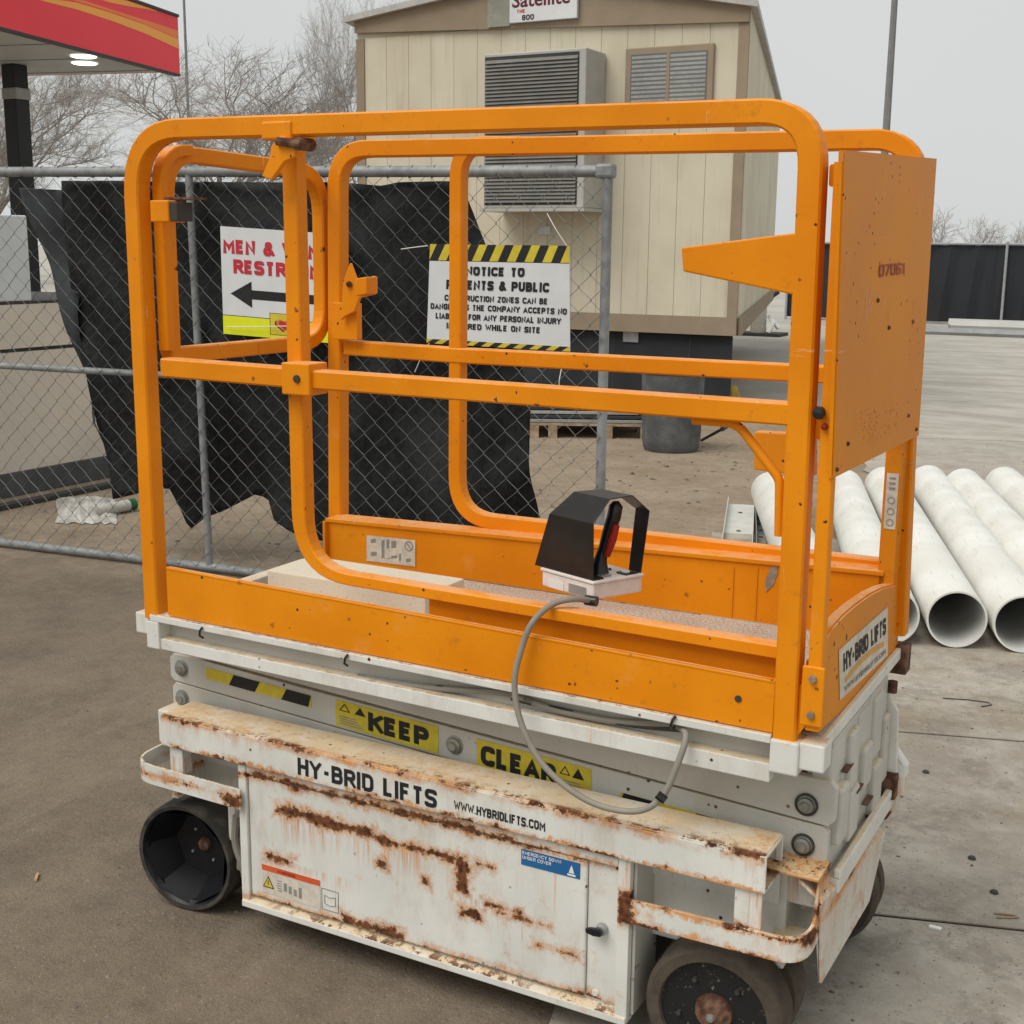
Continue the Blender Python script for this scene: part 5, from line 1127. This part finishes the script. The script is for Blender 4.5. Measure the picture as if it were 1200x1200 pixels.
# kerb strip and litter near the container foot
kb = MB().box(-4.28, -4.20, 2.5, 4.3, .004, .03).build('timber_strip', DARKM); tag(kb, 'dark timber strip lying on the dirt beside the beige container', 'timber')
bg0 = at(2, .0, 92, 608)
PB = Mat('crumpled_plastic', .35); PB.b.inputs['Alpha'].default_value = 1; PB.col(PB.mix(PB.noise(9, 3).ss(.4, .6), (.42, .40, .36), (.60, .58, .54)))
bag = MB(); random.seed(4); gx, gy = 12, 8
for j in range(gy + 1):
    for i in range(gx + 1):
        u, v = i / gx, j / gy; h = .055 * math.sin(math.pi * u) ** .6 * math.sin(math.pi * v) ** .6 * random.uniform(.3, 1.3) + .006
        p = at(2, 0, 66 + 70 * u + random.uniform(-2, 2), 614 - 30 * v + random.uniform(-2, 2)); bag.v.append((p.x, p.y, h))
for j in range(gy):
    for i in range(gx): a_ = j * (gx + 1) + i; bag.f.append((a_, a_ + 1, a_ + gx + 2, a_ + gx + 1))
bo = bag.build('plastic_sheet', PB, None); tag(bo, 'crumpled clear plastic sheet on the dirt behind the fence at left', 'plastic sheet'); bo.modifiers.new('s', 'SOLIDIFY').thickness = .002
br_ = thing('drink_carton', 'pale cardboard tube with a green end lying behind the fence', 'litter', at(2, 0, 140, 600))
c0, c1 = at(2, .04, 108, 600), at(2, .04, 150, 592); MB().tube([c0, c1], .035, 12).build('tube_body', flat('pale_card', (.5, .48, .43), .6), br_, smooth=True); MB().tube([c1 + (c1 - c0).normalized() * .002, c1 + (c1 - c0) * .18], .036, 12).build('green_end', flat('green_card', (.02, .12, .045), .6), br_, smooth=True)

# ------------------------------------------------------------------ filling station canopy
CA, CB, CC = V((-15.53, 17.233, 4.7)), V((-14.18, 11.958, 4.7)), V((-18.611, 15.726, 4.7))
dA = (CB - CA).normalized(); dC = V((dA.y, -dA.x, 0)); dC = dC if dC.x < 0 else -dC
CFN = V((-dA.y, dA.x, 0)); CFN = CFN if CFN.x > 0 else -CFN
zct = atp(CA, CFN, 210, 21).z
KP = thing('canopy', 'red filling station canopy with yellow stripes beyond the fence at upper left', 'canopy', CA)
REDP = flat('red_fascia', (.82, .04, .06), .4, 0, .04, 1)
LENC, WIDC = 8.0, 9.0
zl = 4.7
MB().prism([CA + V((0, 0, .0)), CA + dA * LENC, CA + dA * LENC + V((0, 0, zct - zl)), CA + V((0, 0, zct - zl))], -CFN * .10).build('fascia', REDP, KP)
MB().prism([CA - CFN * .101 + V((0, 0, .035)), CA - CFN * .101 + dC * WIDC + V((0, 0, .035)), CA - CFN * .101 + dC * WIDC + V((0, 0, zct - zl)), CA - CFN * .101 + V((0, 0, zct - zl))], dA * .10).build('fascia', REDP, KP)
MB().prism([CA + V((0, 0, zct - zl + .002)) + CFN * .03, CA + dA * LENC + V((0, 0, zct - zl + .002)) + CFN * .03, CA + dA * LENC + V((0, 0, zct - zl + .05)) + CFN * .03, CA + V((0, 0, zct - zl + .05)) + CFN * .03], -CFN * .2).build('top_edge', DARKM, KP)
MB().prism([CA + V((0, 0, -.04)) + CFN * .01, CA + dA * LENC + V((0, 0, -.04)) + CFN * .01, CA + dA * LENC + V((0, 0, -.002)) + CFN * .01, CA + V((0, 0, -.002)) + CFN * .01], -CFN * .12).build('bottom_edge', DARKM, KP)
ud = zl + .03
MB().prism([V((p.x, p.y, ud)) for p in (CA - CFN * .11 + dA * .11, CA + dA * LENC - CFN * .11, CA + dA * LENC + dC * WIDC, CA + dC * WIDC + dA * .11)], (0, 0, .05)).build('soffit', flat('grey_soffit', (.42, .41, .38), .6, 0, .08, 1), KP)
for k in range(5):
    a_ = CA + dA * (1.6 * k + .4) - CFN * .12; MB().prism([V((a_.x, a_.y, ud - .012)), V((a_.x + dA.x * .03, a_.y + dA.y * .03, ud - .012)), V((a_.x + dA.x * .03 + dC.x * (WIDC - .2), a_.y + dA.y * .03 + dC.y * (WIDC - .2), ud - .012)), V((a_.x + dC.x * (WIDC - .2), a_.y + dC.y * (WIDC - .2), ud - .012))], (0, 0, .01)).build('soffit_joint', flat('joint_grey', (.33, .32, .3), .6) if k == 0 else bpy.data.materials['joint_grey'], KP)
def cf(px, py): return atp(CA + CFN * .004, CFN, px, py)
YO = flat('yellow_orange_fascia', (.88, .38, .06), .4, 0, .04, 1); YO2 = flat('orange_fascia', (.85, .21, .05), .4, 0, .04, 1)
def band(up_, lo_, m): MB().prism([cf(*p) for p in up_] + [cf(*p) for p in lo_[::-1]], -CFN * .003).build('stripe', m, KP)
band([(46, -3), (90, 3), (130, 15), (170, 29), (209, 46)], [(46, 0), (90, 11), (130, 24), (170, 39), (209, 57)], YO)
band([(75, -3), (100, 1), (140, 14), (175, 25), (209, 36)], [(75, -3), (100, 4.5), (140, 17), (175, 30.5), (209, 45.7)], YO2)
band([(112, -3), (130, -3), (150, 1), (174, 9), (184, 13)], [(112, -2), (130, 3), (150, 7), (174, 11), (184, 13.5)], YO)
cl_ = atp(CA - CFN * 2.5, CFN, 22, 190); cx_, cy_ = cl_.x, cl_.y
sc_c = (cl_ - CAM).dot(CF) / FPX
KC = MB().box(cx_ - 11 * sc_c, cx_ + 10 * sc_c, cy_ - .12, cy_ + .2, 0, ud - .002).build('column', flat('black_column', (.022, .023, .026), .5, 0, .2, 1), KP, bevel=.02)
MB().box(cx_ - 12 * sc_c, cx_ + 12 * sc_c, cy_ - .13, cy_ + .21, zl - .58, zl - .38).build('column_collar', flat('clear_wrap', (.30, .30, .29), .4), KP, bevel=.02)
EM = bpy.data.materials.new('lamp_glow'); EM.use_nodes = True; EM.node_tree.nodes['Principled BSDF'].inputs['Emission Color'].default_value = (1, 1, .97, 1); EM.node_tree.nodes['Principled BSDF'].inputs['Emission Strength'].default_value = 4
for px, py, w_ in ((99, 74.5, .22), (98, 66.5, .22)):
    p = at(2, ud - .014, px, py); MB().lathe([(0, -.012), (w_ * .9, -.010), (w_, 0)], p, (0, 0, 1), 20).build('downlight', EM, KP)

# ------------------------------------------------------------------ far screen fence, kerbs, poles
SF = thing('screened_fence', 'long distant fence covered in black screen fabric at the right', 'fence', (-2.6, 28, 0))
SCR = flat('far_black_screen', (.028, .030, .035), .8, 0, .25, .6); SCP = flat('far_post', (.33, .34, .35), .6)
Yf = 28.0; e0 = at(1, Yf, 905, 296).x; e1 = at(1, Yf, 1700, 296).x; zt0 = at(1, Yf, 1150, 286).z
posts = [at(1, Yf, x, 300).x for x in (925, 1053, 1180, 1310, 1440, 1570, 1700)]
for a_, b_ in zip(posts[:-1], posts[1:]):
    mb = MB(); n0 = 12
    top_ = [V((a_ + (b_ - a_) * i / n0, Yf + .03 * math.sin(i * 1.9), zt0 - .03 * abs(math.sin(i * .9)))) for i in range(n0 + 1)]; bot = [V((p.x, Yf + .05 * math.sin(i * 2.3), .06)) for i, p in enumerate(top_)]
    for i in range(n0): mb.add([bot[i], bot[i + 1], top_[i + 1], top_[i]], [(0, 1, 2, 3)])
    o_ = mb.build('screen_panel', SCR, SF); o_.modifiers.new('s', 'SOLIDIFY').thickness = .01
for x in posts: MB().tube([(x, Yf - .06, 0), (x, Yf - .06, zt0 + .05)], .03, 8).build('fence_post', SCP, SF)
MB().tube([(posts[0], Yf - .04, zt0), (posts[-1], Yf - .04, zt0)], .025, 8).build('top_rail', SCP, SF)
KRB = flat('pale_kerb', (.50, .50, .47), .7, 0, .1, 2)
for i, (y, h, xx, lab) in enumerate([(25.6, .24, (-2.9, 14), 'long pale conduit bundle lying just in front of the screened fence'), (24.0, .13, (-3.2, 9), 'long grey conduit bundle lying nearer than the pale one by the screened fence')]):
    kr = thing('conduit_bundle', lab, 'conduit', (xx[0], y, 0), 'conduit bundles by the far fence')
    for k in range(5): MB().tube([(xx[0] + random.uniform(0, .6), y + k * .13, h * .5), (xx[1], y + k * .13 + (.4 if i else 0), h * .5)], h * .5, 6).build('conduit', KRB if i == 0 else flat('grey_conduit_%d' % k, (.3, .31, .31), .6), kr)
def pole(px, Y, top_px, base_r, label, cat='pole'):
    b_ = at(1, Y, px, 300); t_ = at(1, Y, px, top_px); r = thing('light_pole', label, cat, (b_.x, Y, 0))
    MB().tube([(b_.x, Y, 0), (b_.x, Y, t_.z)], [base_r, base_r * .6], 8).build('shaft', flat('pole_grey_%d' % px, (.20, .20, .20), .6), r, smooth=True)
    MB().tube([(b_.x, Y, t_.z - .1), (b_.x - 1.2, Y, t_.z)], .05, 6).build('arm', bpy.data.materials['pole_grey_%d' % px], r); MB().box(b_.x - 1.7, b_.x - 1.15, Y - .12, Y + .12, t_.z - .06, t_.z + .06).build('lamp_head', DARKM, r, bevel=.02)
pole(227, 40, -60, .075, 'thin grey light pole beside the bare trees left of centre'); pole(1029, 45, -90, .16, 'dark light pole rising at the top right edge')

# ------------------------------------------------------------------ bare trees
BARK = flat('grey_brown_bark', (.22, .19, .165), .9, 0, .25, 2); TWIG = flat('hazed_grey_brown_twigs', (.38, .345, .32), .9, 0, .2, 2)  # twig colour paled to carry the distance haze
def tree(px, Y, top_px, width_px, label, seed, levels=6, trunk_h=.22, spread=.62, dens=3, lean=0):
    random.seed(seed); b_ = at(1, Y, px, 298); b_ = V((b_.x, Y, 0)); sc2 = (b_ - CAM).dot(CF) / FPX
    H = at(1, Y, px, top_px).z; W2 = width_px * sc2 / 2
    r = thing('bare_tree', label, 'tree', b_, 'bare winter trees in the background')
    tr, cr_ = MB(), MB()
    def seg(mb, p, q, r0, r1, n):
        d = (q - p).normalized(); a_ = d.orthogonal().normalized(); c_ = d.cross(a_); k0 = len(mb.v)
        for k in range(n):
            w_ = a_ * math.cos(k * math.tau / n) + c_ * math.sin(k * math.tau / n); mb.v.append(tuple(p + w_ * r0)); mb.v.append(tuple(q + w_ * r1))
        for k in range(n): mb.f.append((k0 + 2 * k, k0 + 2 * ((k + 1) % n), k0 + 2 * ((k + 1) % n) + 1, k0 + 2 * k + 1))
    def grow(p, d, ln_, rad, lv):
        ns = 3; q = p
        for i in range(ns):
            d = (d + V((random.gauss(0, .12), random.gauss(0, .12), random.gauss(.03, .08)))).normalized(); q2 = q + d * ln_ / ns
            seg(tr if lv <= 1 else cr_, q, q2, rad * (1 - .14 * i), rad * (1 - .14 * (i + 1)), 6 if lv <= 1 else 3)
            if lv >= 1 and lv < levels and random.random() < .75:
                sd_ = (d + V((random.gauss(0, 1), random.gauss(0, 1), random.gauss(.1, .6))).normalized() * .95).normalized(); grow(q2, sd_, ln_ * random.uniform(.45, .7), rad * .5, lv + 1)
            q = q2
        if lv < levels:
            for k in range(dens if lv < 2 else 2):
                a_ = random.uniform(0, math.tau); s3 = spread * random.uniform(.5, 1.25)
                o1 = d.orthogonal().normalized(); o2 = d.cross(o1); nd = (d * (1 - s3 * .35) + (o1 * math.cos(a_) + o2 * math.sin(a_)) * s3 + V((lean * .1, 0, .06))).normalized()
                grow(q, nd, ln_ * random.uniform(.66, .86), rad * .62, lv + 1)
    grow(b_ - V((0, 0, .1)), V((lean * .2, 0, 1)).normalized(), H * trunk_h, H * .011, 0)
    # scale the grown crown into the height and width it has
    for mb in (tr, cr_):
        zs = [v[2] for v in cr_.v]
    zmx = sorted(zs)[int(len(zs) * .995)]; ws = sorted(abs(v[0] - b_.x) for v in cr_.v)[int(len(cr_.v) * .97)]
    kz, kx = H / zmx, W2 / ws
    for mb in (tr, cr_): mb.v = [(b_.x + (v[0] - b_.x) * kx, b_.y + (v[1] - b_.y) * kx, v[2] * kz) for v in mb.v]
    tr.build('trunk', BARK, r); cr_.build('crown', TWIG, r)
    return r
tree(8, 34, 62, 235, 'bare tree behind the canopy column at the far left', 11, 7, .20, .62)
tree(-60, 38, 40, 200, 'bare tree partly cut off by the left picture edge', 12, 6)
tree(228, 36, 108, 150, 'bare spreading tree right beside the thin light pole', 13, 6, .3, .75)
tree(300, 33, 66, 230, 'broad bare tree above the restrooms sign', 5, 7, .22, .66)
tree(392, 38, 122, 120, 'low bare tree just left of the trailer corner', 15, 6)
tree(424, 36, -30, 130, 'tall bare tree rising behind the left corner of the trailer', 16, 7, .3, .6)
tree(1105, 60, 246, 70, 'small bare tree behind the screened fence next to the orange cover', 17, 5)
tree(1140, 62, 256, 60, 'small low bare tree behind the screened fence right of the first', 18, 5)
tree(1186, 64, 262, 40, 'lowest bare tree behind the screened fence at the right edge', 19, 5)

# ------------------------------------------------------------------ pebbles, litter on the ground
random.seed(21)
pb = MB()
def pebble(x, y, r, z0=0.0):
    n0 = len(pb.v); h = r * random.uniform(.4, .8); an = random.uniform(0, 6); sx = random.uniform(.7, 1.5)
    for k in range(5): a_ = an + k * math.tau / 5; rr = r * random.uniform(.7, 1.2); pb.v.append((x + math.cos(a_) * rr * sx, y + math.sin(a_) * rr, z0))
    pb.v.append((x + random.uniform(-.3, .3) * r, y + random.uniform(-.3, .3) * r, z0 + h))
    for k in range(5): pb.f.append((n0 + k, n0 + (k + 1) % 5, n0 + 5))
for i in range(4200):
    x, y = random.uniform(-4.5, 2.6), random.uniform(-1.2, 5.5) ; pebble(x, y, random.choice((.0018, .0022, .003, .003, .004, .0065)), 0 if x < 1.2 else .0085)
for i in range(900):
    y = random.uniform(3, 11); pebble(random.uniform(-4, 1.2), y, random.choice((.006, .01, .014, .02)))
pb.build('gravel', flat('pebble_stone', (.17, .145, .12), .9, 0, .6, 9), None, kind='stuff')
lt = MB()
for px, py, r in [(43, 1028, .012), (64, 900, .0), (160, 915, 0)]:
    if r: p = at(2, .004, px, py); lt.tube([p + V((-.012, .014, 0)), p + V((.012, -.014, .002))], .004, 5)
tag(lt.build('cigarette_end', flat('filter_paper', (.55, .36, .2), .8), None), 'small tan cigarette end on the asphalt left of the front wheel', 'litter')
p = at(2, .012, 1096, 1087); lo2 = MB().box(p.x - .014, p.x + .014, p.y - .006, p.y + .006, .0095, .014).build('white_chip', WHT, None); tag(lo2, 'small white paper chip on the concrete joint at lower right', 'litter')
lt = MB().tube([at(2, .012, x, y) for x, y in [(1105, 818), (1135, 820), (1158, 823), (1162, 826), (1150, 828)]], .002, 5); tag(lt.build('wire_piece', DARKM, None), 'thin bent wire lying on the concrete right of the lift', 'wire')
lt = MB().tube([at(2, .012, x, y) for x, y in [(1165, 1070), (1185, 1072), (1194, 1075), (1168, 1075)]], .0025, 5); tag(lt.build('twig', flat('dry_twig', (.3, .22, .15), .9), None), 'short dry twig on the concrete near the right edge', 'twig')
for px, py, lb_ in ((1139, 1006, 'small dark stone on the middle concrete slab right of the lift'), (1165, 1046, 'small dark stone just above the lower concrete joint at right'), (1085, 905, 'small dark stone on the concrete nearest the right end of the lift')):
    p = at(2, .01, px, py); m_ = MB().lathe([(0, .008), (.008, .006), (.012, 0)], p, (0, 0, 1), 6); tag(m_.build('stone', flat('dark_stone', (.06, .055, .05), .9) if 'dark_stone' not in bpy.data.materials else bpy.data.materials['dark_stone'], None), lb_, 'stone', 'small dark stones on the concrete')
